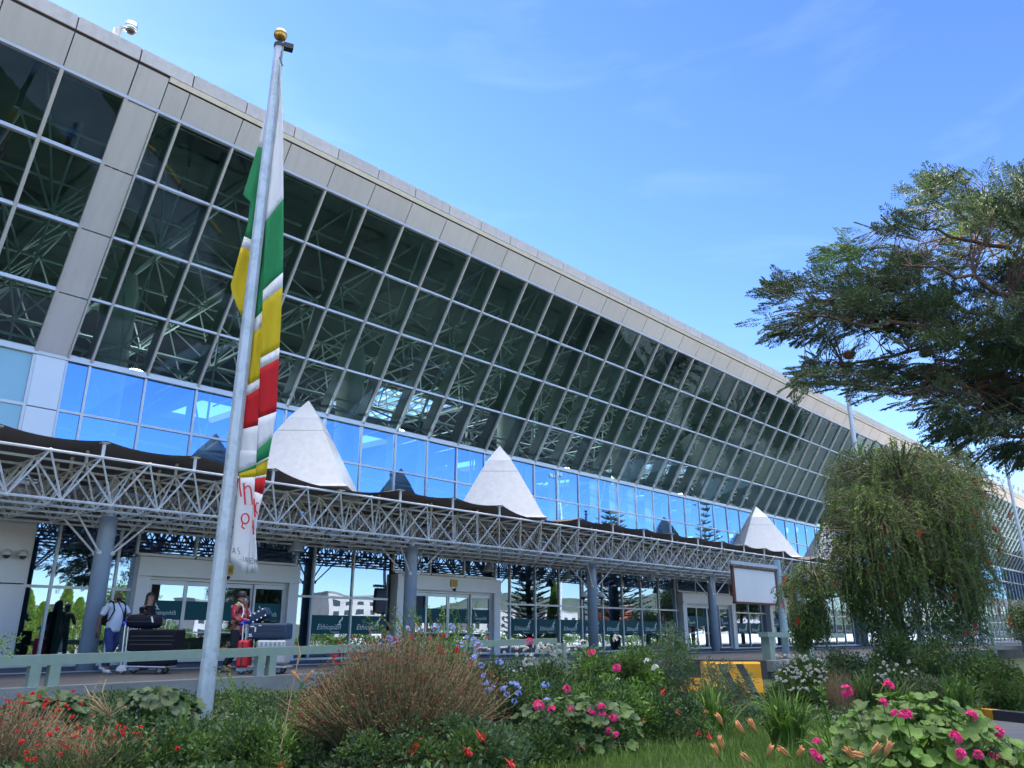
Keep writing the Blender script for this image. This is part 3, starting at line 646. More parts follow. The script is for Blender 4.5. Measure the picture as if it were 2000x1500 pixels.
# outer fold
fpart(strip([(547, 125), (546, 200), (528, 350), (519, 430), (514, 560), (508, 718), (505, 817), (501, 900)], [(548, 125), (553, 250), (554, 450), (552, 560), (545, 700), (540, 804), (533, 850), (525, 890)],
            [(125, 125, 'w'), (432, 388, 'g'), (567, 532, 'w'), (592, 560, 'y'), (700, 679, 'w'), (720, 700, 'r'), (817, 804, 'w'), (880, 852, 'g'), (905, 892, 'w'), (906, 896, 'w')], -.04, -.10, .02, .5))
# lower part, inner
fpart(strip([(462, 880), (467, 931), (462, 972), (456, 1028), (447, 1095)], [(505, 880), (500, 920), (497, 960), (492, 1030), (484, 1118)],
            [(880, 880, 'w'), (922, 906, 'g'), (925, 914, 'y'), (933, 932, 'w'), (1095, 1121, 'w')], .04, .0, .018, 2))
# lower part, outer
fpart(strip([(505, 880), (500, 920), (497, 960), (492, 1030), (484, 1118)], [(527, 880), (519, 935), (514, 964), (505, 1000), (499, 1040), (504, 1114)],
            [(880, 880, 'g'), (905, 893, 'w'), (909, 897, 'y'), (931, 927, 'w'), (935, 932, 'r'), (960, 966, 'w'), (1120, 1116, 'w')], -.02, -.08, .018, .5))
# red script and thin black capitals printed on the cloth
def stroke(ptsl, wpx, mi, m, dd=-.075):
    for (x0, y0), (x1, y1) in zip(ptsl[:-1], ptsl[1:]):
        a, c = at(x0, y0, DFL + dd), at(x1, y1, DFL + dd); m.beam(a, c, .003, wpx * .0066, Rt)
def arc(cx, cy, rx, ry, a0, a1, n=10): return [(cx + rx * cos(radians(a0 + (a1 - a0) * i / n)), cy + ry * sin(radians(a0 + (a1 - a0) * i / n))) for i in range(n + 1)]
m = MB()
stroke([(468, 933), (468, 950), (471, 970)], 3, 0, m); stroke([(476, 944), (479, 986)], 3.4, 0, m); stroke([(474, 944), (481, 944)], 1.5, 0, m); stroke(arc(484, 960, 6.5, 11, 210, 360) + [(493, 985)], 3, 0, m); stroke([(488, 986), (496, 986)], 1.5, 0, m)
stroke(arc(479, 1013, 7.5, 10, -140, 120), 3, 0, m); stroke(arc(479, 1013, 7.5, 10, 130, 220), 3, 0, m); stroke([(475, 1020), (472, 1029), (478, 1033)], 2.6, 0, m)
stroke([(496, 974), (498, 1010)], 2.8, 0, m, -.11); stroke(arc(503, 992, 4, 10, 90, 300), 2.4, 0, m, -.115); stroke([(494, 1016), (495, 1044)], 2.8, 0, m, -.11); stroke([(492, 1028), (497, 1032)], 2, 0, m, -.11)
m.build('red_script', mat('flag_red_print', (.62, .02, .03), .8), flag)
m = MB()
stroke([(454, 1080), (457, 1070), (460, 1081)], .9, 0, m); stroke([(455, 1077), (459, 1078)], .9, 0, m); stroke(arc(466, 1073, 2, 3, -60, -270) + arc(466, 1079, 2, 3, -90, 120), .9, 0, m)
stroke([(467, 1093), (472, 1094)], .9, 0, m); stroke([(475, 1087), (475, 1097)], .9, 0, m); stroke([(478, 1098), (481, 1088), (484, 1099)], .9, 0, m); stroke([(479, 1095), (483, 1096)], .9, 0, m)
stroke([(493, 1091), (488, 1090), (488, 1100), (493, 1101)], .9, 0, m, -.10); stroke([(488, 1095), (492, 1096)], .9, 0, m, -.10); stroke([(497, 1102), (497, 1092), (500, 1098), (502, 1092), (502, 1103)], .9, 0, m, -.11)
m.build('thin_capitals', mat('flag_black_print', (.03, .03, .04), .8), flag)
m = MB(); m.tube(at(549, 100, DFL - .1), at(548, 128, DFL), .006, 5); m.tube(at(546, 112, DFL - .1), at(552, 128, DFL - .12), .012, 5); m.build('hook', M_black, flag)
m = MB(); m.tube(Vector((PX, PY, 10.4)) + Rt * .078 - Fh * .03, Vector((PX, PY, 1.3)) + Rt * .106 - Fh * .03, .004, 5); m.build('halyard', mat('rope', (.4, .4, .38), .9), flag)

# ------------------------------------------------------------------ guard rails
def guard_rail(p, q, zp, zq, posts, label, hb=.155, wb=.13, pw=.13, gap=.0, down=.95, group='pale green guard rails', lower=True):
    p = Vector((*p, zp)); q = Vector((*q, zq)); o = thing('guard_rail', label, 'guard rail', tuple(p - Vector((0, 0, down))), group)
    d = (q - p).normalized(); b = MB(); b.beam(p - Vector((0, 0, hb / 2)), q - Vector((0, 0, hb / 2)), wb, hb); b.build('top_rail', M_rail, o)
    if lower:
        b = MB(); b.beam(p - Vector((0, 0, .62)), q - Vector((0, 0, .62)), .16, .2); b.build('lower_beam', M_curbc, o)
    for s_ in posts:
        c = p + d * s_; b = MB(); b.beam(c - Vector((0, 0, hb)), c - Vector((0, 0, down)), pw, pw * 1.2, d); b.build('post', M_rail, o)
    return o
dl = Vector((17.7 - 3.37, 15.35 - 13.8, 0)).length
ps = []
p0_ = (-6.96, 12.68)
for x in (70, 108, 507, 530, 905, 925):
    # station where the sight line crosses the rail line
    r = at(x, 1290, 10) - CP; A = Vector((r.x, r.y)); P_ = Vector(p0_); Q_ = Vector((17.7, 15.35)); Dv = (Q_ - P_).normalized()
    det = A.x * (-Dv.y) + Dv.x * A.y; t = (P_.x * (-Dv.y) + Dv.x * P_.y) / det; X_ = A * t; ps.append((X_ - P_).dot(Dv))
Lr = (Vector((17.7, 15.35)) - Vector(p0_)).length
guard_rail(p0_, (17.7, 15.35), 1.147, 1.485, sorted(ps + [2.2, 2.7]) + [ps[-1] + 3.6, ps[-1] + 4.0], 'long pale green guard rail with peeling paint behind the flowers, crossing behind the front flagpole')
a = at(1490, 1236, 27); c = at(1640, 1240, 31.5)
guard_rail((a.x, a.y), (c.x, c.y), 1.66, 1.62, [.28, 3.3], 'short pale green guard rail with a thick post beside the yellow concrete block', .17, .34, .3, down=1.5, lower=False)
a = at(1925, 1243, 44); c = at(2100, 1243, 47)
guard_rail((a.x, a.y), (c.x, c.y), 1.5, 1.5, [.5, 3, 5.5, 8], 'far white guard rail at the right edge behind the bushes', .12, .12, .14, lower=True)

# ------------------------------------------------------------------ yellow block
a = onz(1495, 1370, .1); c = onz(1382, 1370, .1); d = (Vector((c.x, c.y, 0)) - Vector((a.x, a.y, 0))); ln = d.length; d.normalize(); nrm = Vector((-d.y, d.x, 0)); nrm = nrm if nrm.dot(Fh) > 0 else -nrm
o = thing('concrete_barrier', 'yellow concrete barrier block with black diagonal stripes beside the kerb', 'barrier', tuple(a + d * ln / 2))
b = MB(); hB = .86; prof = [(0, 0), (0, .2), (.10, .5), (.12, hB - .04), (.15, hB), (.42, hB), (.46, hB - .04), (.48, .5), (.58, .2), (.58, 0)]
for s0, s1 in ((0, ln * .30), (ln * .31, ln * 1.0)):
    b.prism([a + d * s0 + nrm * u + Vector((0, 0, z)) for u, z in prof], d * (s1 - s0))
b.build('block', worn('barrier_yellow', (.72, .36, .015), (.28, .30, .30), .65, .69, 3.2, .03), o)
b = MB()
for s0, s1, t0, t1 in ((.02, .20, .42, .60), (ln * .36, ln * .5, ln * .62, ln * .76)):
    if t1 < ln: b.add([a + d * s0 - nrm * -.0 + Vector((0, 0, .0)), ] * 0 or [a + d * s0 + nrm * (-.004) + Vector((0, 0, .02)), a + d * s1 + nrm * (-.004) + Vector((0, 0, .02)), a + d * (s1 + (t0 - s0) * .35) + nrm * (-.004) + Vector((0, 0, .2)), a + d * (s0 + (t0 - s0) * .35) + nrm * (-.004) + Vector((0, 0, .2)),
                a + d * t0 + nrm * .115 + Vector((0, 0, .82)), a + d * t1 + nrm * .115 + Vector((0, 0, .82)), a + d * (s1 + (t0 - s0) * .6) + nrm * .094 + Vector((0, 0, .5)), a + d * (s0 + (t0 - s0) * .6) + nrm * .094 + Vector((0, 0, .5))], [(0, 1, 2, 3), (3, 2, 6, 7), (7, 6, 5, 4)])
b.build('stripe', worn('barrier_black', (.05, .055, .06), (.3, .3, .28), .7, .62, 5, .05), o)
# second smaller barrier further left
a2 = at(1375, 1325, 20.5); o = thing('concrete_barrier', 'low yellow concrete block half hidden by the small conifer shrub', 'barrier', (a2.x, a2.y, .1))
b = MB(); b.prism([(a2.x, a2.y + u * 1.0, .1 + z) for u, z in [(0, 0), (.1, .35), (.12, .45), (.4, .45), (.42, .35), (.5, 0)]], -Fh * 0 + Rt * -1.3); b.build('block', MATS['barrier_yellow'], o)

# ------------------------------------------------------------------ blank billboard
TLp, TRp, BRp, BLp = at(1429, 1103, 26.5), at(1512, 1119, 28.6), at(1517, 1178, 28.6), at(1434, 1168, 26.5)
TLp.z = TRp.z = (TLp.z + TRp.z) / 2; 
ux = (TRp - TLp); ux.z = 0; Wb = ux.length; ux.normalize(); ny_ = Vector((-ux.y, ux.x, 0)); Hb = 1.16
o = thing('billboard', 'blank pale billboard in a rusty brown frame hanging from a blue post', 'billboard', (TRp.x, TRp.y, .3))
T0 = TLp.copy(); 
b = MB(); b.obox(T0 + ux * Wb / 2 - Vector((0, 0, Hb / 2)), ux * Wb / 2, ny_ * .03, Vector((0, 0, Hb / 2))); b.build('panel', mat('blank_panel', (.50, .53, .60), .35, .1, .06, .8), o)
b = MB(); fr = .07
for p, q in ((T0, T0 + ux * Wb), (T0 - Vector((0, 0, Hb)), T0 + ux * Wb - Vector((0, 0, Hb)))): b.beam(p - ux * fr / 2, q + ux * fr / 2, .12, fr)
for p in (T0, T0 + ux * Wb): b.beam(p - Vector((0, 0, fr / 2)), p - Vector((0, 0, Hb - fr / 2)), .12, fr, ny_)
b.build('frame', worn('rusty_frame', (.10, .035, .025), (.05, .03, .03), .8, .55, 6, .1), o)
b = MB(); b.beam(T0 - ux * .15 + Vector((0, 0, .14)), T0 + ux * (Wb + .35) + Vector((0, 0, .14)), .12, .12); b.build('arm', M_col, o)
b = MB()
for k in range(14): q = T0 + ux * (Wb * (k + .5) / 14) + Vector((0, 0, .06)); b.tube(q - Vector((0, 0, .04)), q + Vector((0, 0, .03)), .012, 5)
b.build('hanger', M_frame_white, o)
b = MB(); q = T0 + ux * (Wb + .28); b.path([(q.x, q.y, .2), (q.x, q.y, T0.z + .42)], [.125, .115], 16); b.build('post', worn('blue_post_paint', (.24, .36, .44), (.20, .17, .14), .5, .66, 3, .05), o)
# ------------------------------------------------------------------ people
def skin_mesh(nodes, edges, root=0, sub=2):
    me = bpy.data.meshes.new('skin'); me.from_pydata([tuple(n[0]) for n in nodes], edges, [])
    o = bpy.data.objects.new('skin', me); COL.objects.link(o)
    m = o.modifiers.new('s', 'SKIN'); m.use_smooth_shade = True
    sk = me.skin_vertices[0].data
    for i, n in enumerate(nodes):
        r = n[1]; sk[i].radius = (r, r) if not hasattr(r, '__len__') else r; sk[i].use_root = (i == root)
    ss = o.modifiers.new('u', 'SUBSURF'); ss.levels = sub; ss.render_levels = sub
    dg = bpy.context.evaluated_depsgraph_get(); dg.update(); out = bpy.data.meshes.new_from_object(o.evaluated_get(dg))
    bpy.data.objects.remove(o); return out
def put(me, name, m, parent):
    o = bpy.data.objects.new(name, me); COL.objects.link(o); o.parent = parent; me.materials.clear(); me.materials.append(m)
    for p in me.polygons: p.use_smooth = True
    return o
def skeleton(J, arms=True, hands=True):
    """J: joints in the local frame, x forward, y left, z up"""
    N = []; E = []
    def n(p, r): N.append((Vector(p), r)); return len(N) - 1
    pel = n(J['pelvis'], (.12, .11)); bel = n(J['belly'], (.128, .125)); ch = n(J['chest'], (.165, .115)); uc = n(J['neck'] + Vector((0, 0, -.09)), (.12, .09)); nb = n(J['neck'], .060); hd0 = n(J['head'] + Vector((-.0, 0, -.05)), (.075, .085)); hd = n(J['head'] + Vector((0, 0, .05)), (.078, .095)); ht = n(J['head'] + Vector((-.01, 0, .11)), (.055, .07))
    E += [(pel, bel), (bel, ch), (ch, uc), (uc, nb), (nb, hd0), (hd0, hd), (hd, ht)]
    for s in ('L', 'R'):
        y = 1 if s == 'L' else -1
        h = n(J['pelvis'] + Vector((0, y * .09, -.10)), .082); k = n(J['knee' + s], .062); a = n(J['ankle' + s], .042); f = n(J['ankle' + s] + J['foot' + s] + Vector((0, 0, -.05)), .032)
        m_ = n((N[h][0] + N[k][0]) / 2, .082); c_ = n(N[k][0].lerp(N[a][0], .35), .056); E += [(pel, h), (h, m_), (m_, k), (k, c_), (c_, a), (a, f)]
        sh = n(J['sh' + s], .062); e = n(J['el' + s], .042); w_ = n(J['wr' + s], .028); m2 = n((N[sh][0] + N[e][0]) / 2, .05); m3 = n(N[e][0].lerp(N[w_][0], .35), .04)
        E += [(uc, sh), (sh, m2), (m2, e), (e, m3), (m3, w_)]
        if hands:
            d = J['hand' + s].normalized(); side = d.cross(J['palm' + s]).normalized(); pm = J['palm' + s].normalized()
            p = n(N[w_][0] + d * .055, (.036, .018)); E.append((w_, p)); p2 = n(N[p][0] + d * .03, (.036, .016)); E.append((p, p2))
            for i, (o_, l_) in enumerate(((-.03, .07), (-.01, .08), (.01, .076), (.028, .06))):
                a1 = n(N[p2][0] + side * o_ + d * l_ * .5 + pm * .012, .009); a2 = n(N[a1][0] + d * l_ * .32 + pm * .03, .008); E += [(p2, a1), (a1, a2)]
            t1 = n(N[p][0] - side * .045 + d * .02 + pm * .012, .011); t2 = n(N[t1][0] + d * .035 + pm * .015 - side * .008, .009); E += [(p, t1), (t1, t2)]
    return N, E
SKIN = mat('dark_skin', (.20, .09, .05), .5, 0, .06, 8); SKIN2 = mat('light_skin', (.46, .24, .16), .5, 0, .05, 8); SKIN3 = mat('brown_skin', (.30, .15, .09), .5, 0, .05, 8)
def person(loc, ang, H, J, skin, label, top, top_mat, sleeve, bottom_mat, shoe_mat, group=None, hem=0.0):
    root = thing('person', label, 'person', loc, group); root.rotation_euler = (0, 0, ang); sc = H / 1.8; root.scale = (sc, sc, sc)
    N, E = skeleton(J); put(skin_mesh(N, E), 'body', skin, root)
    # top garment
    T = []; TE = []
    def n(p, r): T.append((Vector(p), r)); return len(T) - 1
    a = n(J['pelvis'] + Vector((0, 0, -.13 - hem)), (.172, .172)); a2 = n(J['pelvis'] + Vector((0, 0, -.01)), (.168, .168)); TE.append((a, a2)); a = a2; b_ = n(J['belly'], (.172, max(.165, J.get('gut', .12) + .03))); c = n(J['chest'], (.19, .145)); uc = n(J['neck'] + Vector((0, 0, -.085)), (.145, .115)); d = n(J['neck'] + Vector((0, 0, -.02)), .078); TE += [(a, b_), (b_, c), (c, uc), (uc, d)]
    for s in 'LR':
        sh = n(J['sh' + s], .08); TE.append((uc, sh)); e = J['el' + s]; w_ = J['wr' + s]
        if sleeve < 1: x = n(Vector(J['sh' + s]).lerp(e, .5), .075); y = n(Vector(J['sh' + s]).lerp(e, .8), .075); TE += [(sh, x), (x, y)]
        else: m1 = n(Vector(J['sh' + s]).lerp(e, .5), .068); x = n(e, .06); y = n(Vector(e).lerp(w_, .93), .042); TE += [(sh, m1), (m1, x), (x, y)]
    put(skin_mesh(T, TE), top, top_mat, root)
    T = []; TE = []
    w0 = n(J['pelvis'] + Vector((0, 0, .10)), (.155, .125)); a = n(J['pelvis'] + Vector((0, 0, -.01)), (.16, .13)); TE.append((w0, a))
    for s in 'LR':
        y = 1 if s == 'L' else -1
        h = n(J['pelvis'] + Vector((0, y * .088, -.14)), .108); k = n(J['knee' + s], .082); m_ = n((T[h][0] + T[k][0]) / 2, .1); q = n(J['ankle' + s] + Vector((0, 0, .03)), .066); TE += [(a, h), (h, m_), (m_, k), (k, q)]
    put(skin_mesh(T, TE), 'trousers', bottom_mat, root)
    for s in 'LR':
        A = J['ankle' + s]; F_ = J['foot' + s].normalized(); m = MB(); m.smooth = True
        V = []; 
        for t, w_, h_ in ((-.085, .03, .06), (-.06, .045, .095), (0, .047, .10), (.07, .05, .075), (.14, .052, .05), (.18, .03, .03)):
            side = Vector((-F_.y, F_.x, 0)).normalized()
            for u, z in ((-1, 0), (-1.05, .35), (-.6, .9), (0, 1), (.6, .9), (1.05, .35), (1, 0)):
                V.append(A + F_ * t + side * w_ * u + Vector((0, 0, -.085 + h_ * z)))
        m.add(V, [(i * 7 + j, i * 7 + j + 1, (i + 1) * 7 + j + 1, (i + 1) * 7 + j) for i in range(5) for j in range(6)] + [(i * 7 + 6, i * 7, (i + 1) * 7, (i + 1) * 7 + 6) for i in range(5)] + [tuple(range(7)), tuple(range(35, 42))[::-1]])
        m.build('shoe', shoe_mat, root, origin=(0, 0, 0))
    return root
def face(root, hd, fd, skin, beard=None):
    """nose, ears, eyes, mouth; fd: facing direction of the head (unit, local)"""
    sd_ = Vector((-fd.y, fd.x, 0)); c = hd + Vector((0, 0, .03))
    m = MB(); m.smooth = True
    m.path([c + fd * .088 + Vector((0, 0, .03)), c + fd * .112 + Vector((0, 0, -.012)), c + fd * .092 + Vector((0, 0, -.02))], [.008, .014, .012], 8)
    for y in (-1, 1): m.ball(c + sd_ * y * .082 - fd * .005, .022, 8, sc=(.6, .6, 1.3))
    m.build('nose_and_ears', skin, root, origin=(0, 0, 0))
    for y in (-1, 1):
        e = MB(); e.smooth = True; e.ball(c + fd * .083 + sd_ * y * .032 + Vector((0, 0, .025)), .012, 8, sc=(1, 1, .6)); e.build('eye', mat('eye_dark', (.04, .03, .03), .2), root, origin=(0, 0, 0))
        e = MB(); e.beam(c + fd * .089 + sd_ * y * .018 + Vector((0, 0, .045)), c + fd * .083 + sd_ * y * .05 + Vector((0, 0, .045)), .008, .006); e.build('eyebrow', mat('brow', (.02, .014, .01), .8), root, origin=(0, 0, 0))
    e = MB(); e.beam(c + fd * .096 - sd_ * .022 + Vector((0, 0, -.045)), c + fd * .096 + sd_ * .022 + Vector((0, 0, -.045)), .008, .01); e.build('mouth', mat('lips', (.22, .07, .06), .5), root, origin=(0, 0, 0))
    if beard:
        m = MB(); m.smooth = True
        m.ball(c + fd * .045 + Vector((0, 0, -.065)), .062, 12, sc=(1, 1, .72)); m.build('beard', mat('beard_black', (.015, .012, .01), .9, bump=.4, bscale=200), root, origin=(0, 0, 0))
V3 = Vector
angR = atan2(Rt.y, Rt.x)
# man in the white polo shirt, walking to the right
q = onz(207, 1312, .8)
hd = V3((.04, 0, 1.62))
J = dict(pelvis=V3((0, 0, .96)), belly=V3((.05, 0, 1.12)), gut=.142, chest=V3((.02, 0, 1.34)), neck=V3((.02, 0, 1.52)), head=hd,
         kneeL=V3((-.02, .10, .52)), ankleL=V3((-.30, .12, .13)), footL=V3((.1, 0, -.02)), kneeR=V3((.14, -.10, .50)), ankleR=V3((.12, -.10, .085)), footR=V3((.12, -.02, 0)),
         shL=V3((.02, .2, 1.44)), elL=V3((.14, .31, 1.2)), wrL=V3((.40, .36, 1.24)), handL=V3((1, -.1, 0)), palmL=V3((0, 0, -1)),
         shR=V3((-.01, -.2, 1.44)), elR=V3((-.10, -.29, 1.15)), wrR=V3((-.12, -.28, .90)), handR=V3((0, 0, -1)), palmR=V3((0, 1, 0)))
P = person((q.x, q.y, .79), angR - .45, 1.78, J, SKIN, 'bearded person in a white polo shirt and blue jeans pushing the dark luggage trolley', 'polo_shirt', mat('white_cotton', (.62, .66, .74), .8, 0, .05, 4, .3, 25), 0, mat('blue_denim', (.02, .045, .16), .8, 0, .4, 6, .3, 60), mat('white_shoe', (.72, .73, .76), .5, 0, .05, 6))
face(P, hd, V3((.93, -.36, -.1)).normalized(), SKIN, True)
m = MB(); m.smooth = True
m.lathe([(.02, .25), (.10, .24), (.13, .1), (.14, -.1), (.12, -.22), (.03, -.25)], (-.20, 0, 1.24), 14); 
m.build('backpack', mat('navy_nylon', (.007, .009, .022), .8, 0, .2, 5, .3, 20, .2), P, origin=(0, 0, 0))
m = MB()
for y in (-.12, .12): m.path([V3((-.13, y, 1.43)), V3((-.02, y * 1.15, 1.545)), V3((.10, y * 1.2, 1.49)), V3((.165, y * 1.25, 1.32)), V3((.10, y * 1.7, 1.12)), V3((-.1, y * 1.45, 1.06))], .017, 6)
m.path([V3((-.02, -.07, 1.58)), V3((.12, -.03, 1.5)), V3((.175, .03, 1.36)), V3((.2, .12, 1.15))], .012, 6)
m.build('strap', MATS['navy_nylon'], P, origin=(0, 0, 0))
m = MB(); m.smooth = True; m.path([V3((-.06, 0, 1.50)), V3((.02, .06, 1.525)), V3((.10, .03, 1.49)), V3((.11, 0, 1.47)), V3((.10, -.03, 1.49)), V3((.02, -.06, 1.525)), V3((-.06, 0, 1.50))], .016, 6); m.build('collar', MATS['white_cotton'], P, origin=(0, 0, 0))
m = MB(); m.box(-.135, -.10, -.30, -.27, .72, .84); m.build('phone', M_black, P, origin=(0, 0, 0))
# woman with long brown hair in a black top
def long_hair(root, hd, col, fd, ln=.36, curl=.012):
    m = MB(); rg = random.Random(3)
    base = hd + V3((0, 0, .06)); back = -fd
    m.smooth = True
    m.ball(base + back * .040 + V3((0, 0, .022)), .102, 14, sc=(.95, .95, 1.0))
    for i in range(90):
        a = rg.uniform(-1.65, 1.65); d = (Matrix.Rotation(a, 3, 'Z') @ back); p = base + d * .095 + V3((0, 0, rg.uniform(-.02, .06))); pts = []
        L_ = ln * rg.uniform(.75, 1.05)
        for k in range(7): t = k / 6; pts.append(p + d * (.03 * t) + V3((curl * sin(k * 2 + i), curl * cos(k * 2.3 + i), -L_ * t)))
        m.path(pts, [.014] * 5 + [.011, .003], 5)
    return m.build('hair', col, root, origin=(0, 0, 0))
q = onz(268, 1308, .8)
hd = V3((.10, 0, 1.62))
J = dict(pelvis=V3((0, 0, .96)), belly=V3((.02, 0, 1.12)), gut=.11, chest=V3((.05, 0, 1.32)), neck=V3((.07, 0, 1.50)), head=hd,
         kneeL=V3((.05, .09, .52)), ankleL=V3((-.1, .1, .1)), footL=V3((.1, 0, 0)), kneeR=V3((.12, -.09, .50)), ankleR=V3((.15, -.09, .085)), footR=V3((.12, 0, 0)),
         shL=V3((.05, .18, 1.42)), elL=V3((.10, .24, 1.18)), wrL=V3((.30, .18, 1.16)), handL=V3((1, -.1, 0)), palmL=V3((0, 0, -1)),
         shR=V3((.04, -.18, 1.42)), elR=V3((.10, -.25, 1.15)), wrR=V3((.34, -.22, 1.10)), handR=V3((1, -.1, -.1)), palmR=V3((0, 0, -1)))
P = person((q.x, q.y, .80), angR - .15, 1.76, J, SKIN2, 'person with long wavy brown hair in a black top, behind the dark luggage trolley', 'black_top', mat('black_fabric', (.008, .008, .014), .8, 0, .3, 6, .3, 30), 1, mat('black_trousers', (.008, .01, .018), .8, 0, .3, 6), M_black)
face(P, hd, V3((.9, -.43, 0)).normalized(), SKIN2); long_hair(P, hd, mat('brown_hair', (.07, .03, .018), .5, 0, .4, 30), V3((.9, -.43, 0)).normalized())
# man in a cap and a patterned shirt
def patterned(name):
    m = mat(name, (.30, .02, .04), .85, 0, .1, 5); t = m.node_tree; b = t.nodes['Principled BSDF']
    tcn = [x for x in t.nodes if x.type == 'TEX_COORD'][0]; v = t.nodes.new('ShaderNodeTexVoronoi'); v.inputs['Scale'].default_value = 13
    t.links.new(tcn.outputs['Object'], v.inputs['Vector']); r = t.nodes.new('ShaderNodeValToRGB'); r.color_ramp.interpolation = 'CONSTANT'
    e = r.color_ramp.elements; e[0].position = 0; e[0].color = (.33, .012, .035, 1); e[1].position = .38; e[1].color = (.02, .012, .02, 1)
    for p_, c_ in ((.55, (.34, .27, .17, 1)), (.74, (.12, .11, .06, 1)), (.86, (.36, .02, .05, 1))):
        x = e.new(p_); x.color = c_
    sp_ = t.nodes.new('ShaderNodeSeparateColor'); t.links.new(v.outputs['Color'], sp_.inputs[0]); t.links.new(sp_.outputs[0], r.inputs[0]); t.links.new(r.outputs[0], b.inputs['Base Color']); return m
q = onz(455, 1312, .8)
hd = V3((.03, 0, 1.62))
J = dict(pelvis=V3((0, 0, .96)), belly=V3((.02, 0, 1.12)), gut=.15, chest=V3((.0, 0, 1.34)), neck=V3((.0, 0, 1.52)), head=hd,
         kneeL=V3((.10, .10, .52)), ankleL=V3((.14, .10, .085)), footL=V3((.1, 0, 0)), kneeR=V3((-.0, -.10, .50)), ankleR=V3((-.18, -.10, .10)), footR=V3((.12, 0, 0)),
         shL=V3((.02, .2, 1.44)), elL=V3((.14, .26, 1.18)), wrL=V3((.40, .14, 1.16)), handL=V3((1, -.1, 0)), palmL=V3((0, 0, -1)),
         shR=V3((-.01, -.2, 1.44)), elR=V3((.0, -.28, 1.17)), wrR=V3((.26, -.22, 1.13)), handR=V3((1, 0, .05)), palmR=V3((0, 0, -1)))
P = person((q.x, q.y, .79), angR - .05, 1.76, J, SKIN3, 'person in a black cap and red patterned shirt pushing the teal suitcase trolley', 'patterned_shirt', patterned('red_floral_print'), 1, MATS['black_trousers'], mat('dark_shoe', (.03, .03, .035), .5), hem=.07)
fdv = V3((.85, .53, 0)).normalized(); face(P, hd, fdv, SKIN3)
m = MB(); m.smooth = True; m.lathe([(.102, .035), (.106, .07), (.10, .13), (.07, .165), (.01, .172)], hd + V3((-.005, 0, -.01)), 18); c0 = hd + V3((0, 0, .03)) + fdv * .12; sdv = V3((-fdv.y, fdv.x, 0)); m.obox(c0, fdv * .06, sdv * .06, V3((0, 0, .006))); m.build('cap', M_black, P, origin=(0, 0, 0))
m = MB(); m.path([V3((-.02, -.09, 1.53)), V3((.10, -.10, 1.46)), V3((.155, -.12, 1.3)), V3((.14, -.2, 1.15))], .014, 6); m.build('strap', MATS['white_cotton'], P, origin=(0, 0, 0))
m = MB(); m.ball(hd + fdv * .075 + V3((0, 0, -.03)), .05, 10, sc=(1, 1, .8)); m.build('face_mask', mat('mask_blue', (.45, .55, .65), .8), P, origin=(0, 0, 0))
# woman half hidden by the flagpole
q = onz(445, 1310, .8) + Fh * .55
hd = V3((.06, 0, 1.62))
J = dict(J); J['head'] = hd; J['elR'] = V3((.0, -.27, 1.15)); J['wrR'] = V3((.1, -.24, .95)); J['handR'] = V3((.3, 0, -1)); J['palmR'] = V3((0, 1, 0)); J['gut'] = .12
P = person((q.x, q.y, .80), angR - .2, 1.70, J, SKIN2, 'person with reddish brown hair and sunglasses, half hidden behind the flagpole', 'blouse', mat('pale_blue_blouse', (.30, .38, .55), .8), 1, MATS['black_trousers'], MATS['dark_shoe'])
face(P, hd, V3((.8, -.6, 0)).normalized(), SKIN2); long_hair(P, hd, mat('red_brown_hair', (.10, .025, .02), .5, 0, .3, 30), V3((.8, -.6, 0)).normalized(), .20, .02)
fdv = V3((.8, -.6, 0)).normalized(); sdv = V3((-fdv.y, fdv.x, 0)); m = MB()
for s in (-1, 1): m.obox(hd + fdv * .097 + sdv * .036 * s + V3((0, 0, .055)), fdv * .004, sdv * .03, V3((0, 0, .022)))
m.beam(hd + fdv * .1 - sdv * .07 + V3((0, 0, .065)), hd + fdv * .1 + sdv * .07 + V3((0, 0, .065)), .008, .006); m.build('sunglasses', M_black, P, origin=(0, 0, 0))
# person in a blue jacket at the right edge
q = at(2168, 1600, 7.0)
hd = V3((.02, 0, 1.62))
J = dict(pelvis=V3((0, 0, .96)), belly=V3((.02, 0, 1.12)), gut=.13, chest=V3((.0, 0, 1.34)), neck=V3((.0, 0, 1.52)), head=hd,
         kneeL=V3((.02, .10, .52)), ankleL=V3((.0, .12, .085)), footL=V3((.12, .02, 0)), kneeR=V3((.04, -.10, .50)), ankleR=V3((.0, -.12, .085)), footR=V3((.12, -.02, 0)),
         shL=V3((.0, .2, 1.42)), elL=V3((-.02, .30, 1.16)), wrL=V3((.16, .16, 1.08)), handL=V3((1, -.6, .1)), palmL=V3((0, 0, -1)),
         shR=V3((.0, -.2, 1.42)), elR=V3((-.02, -.30, 1.16)), wrR=V3((.16, -.16, 1.08)), handR=V3((1, .6, .1)), palmR=V3((0, 0, -1)))
P = person((q.x, q.y, .117), atan2(Fh.y, Fh.x), 1.76, J, SKIN3, 'person in a bright blue jacket cut off by the right edge of the photo', 'jacket', mat('bright_blue_jacket', (.0, .20, .62), .55, 0, .15, 3, .5, 8), 1, MATS['black_trousers'], M_black)
face(P, hd, V3((1, 0, 0)), SKIN3); m = MB(); m.smooth = True; m.ball(hd + V3((-.02, 0, .075)), .1, 12); m.build('hair', mat('black_hair', (.012, .01, .01), .6), P, origin=(0, 0, 0))

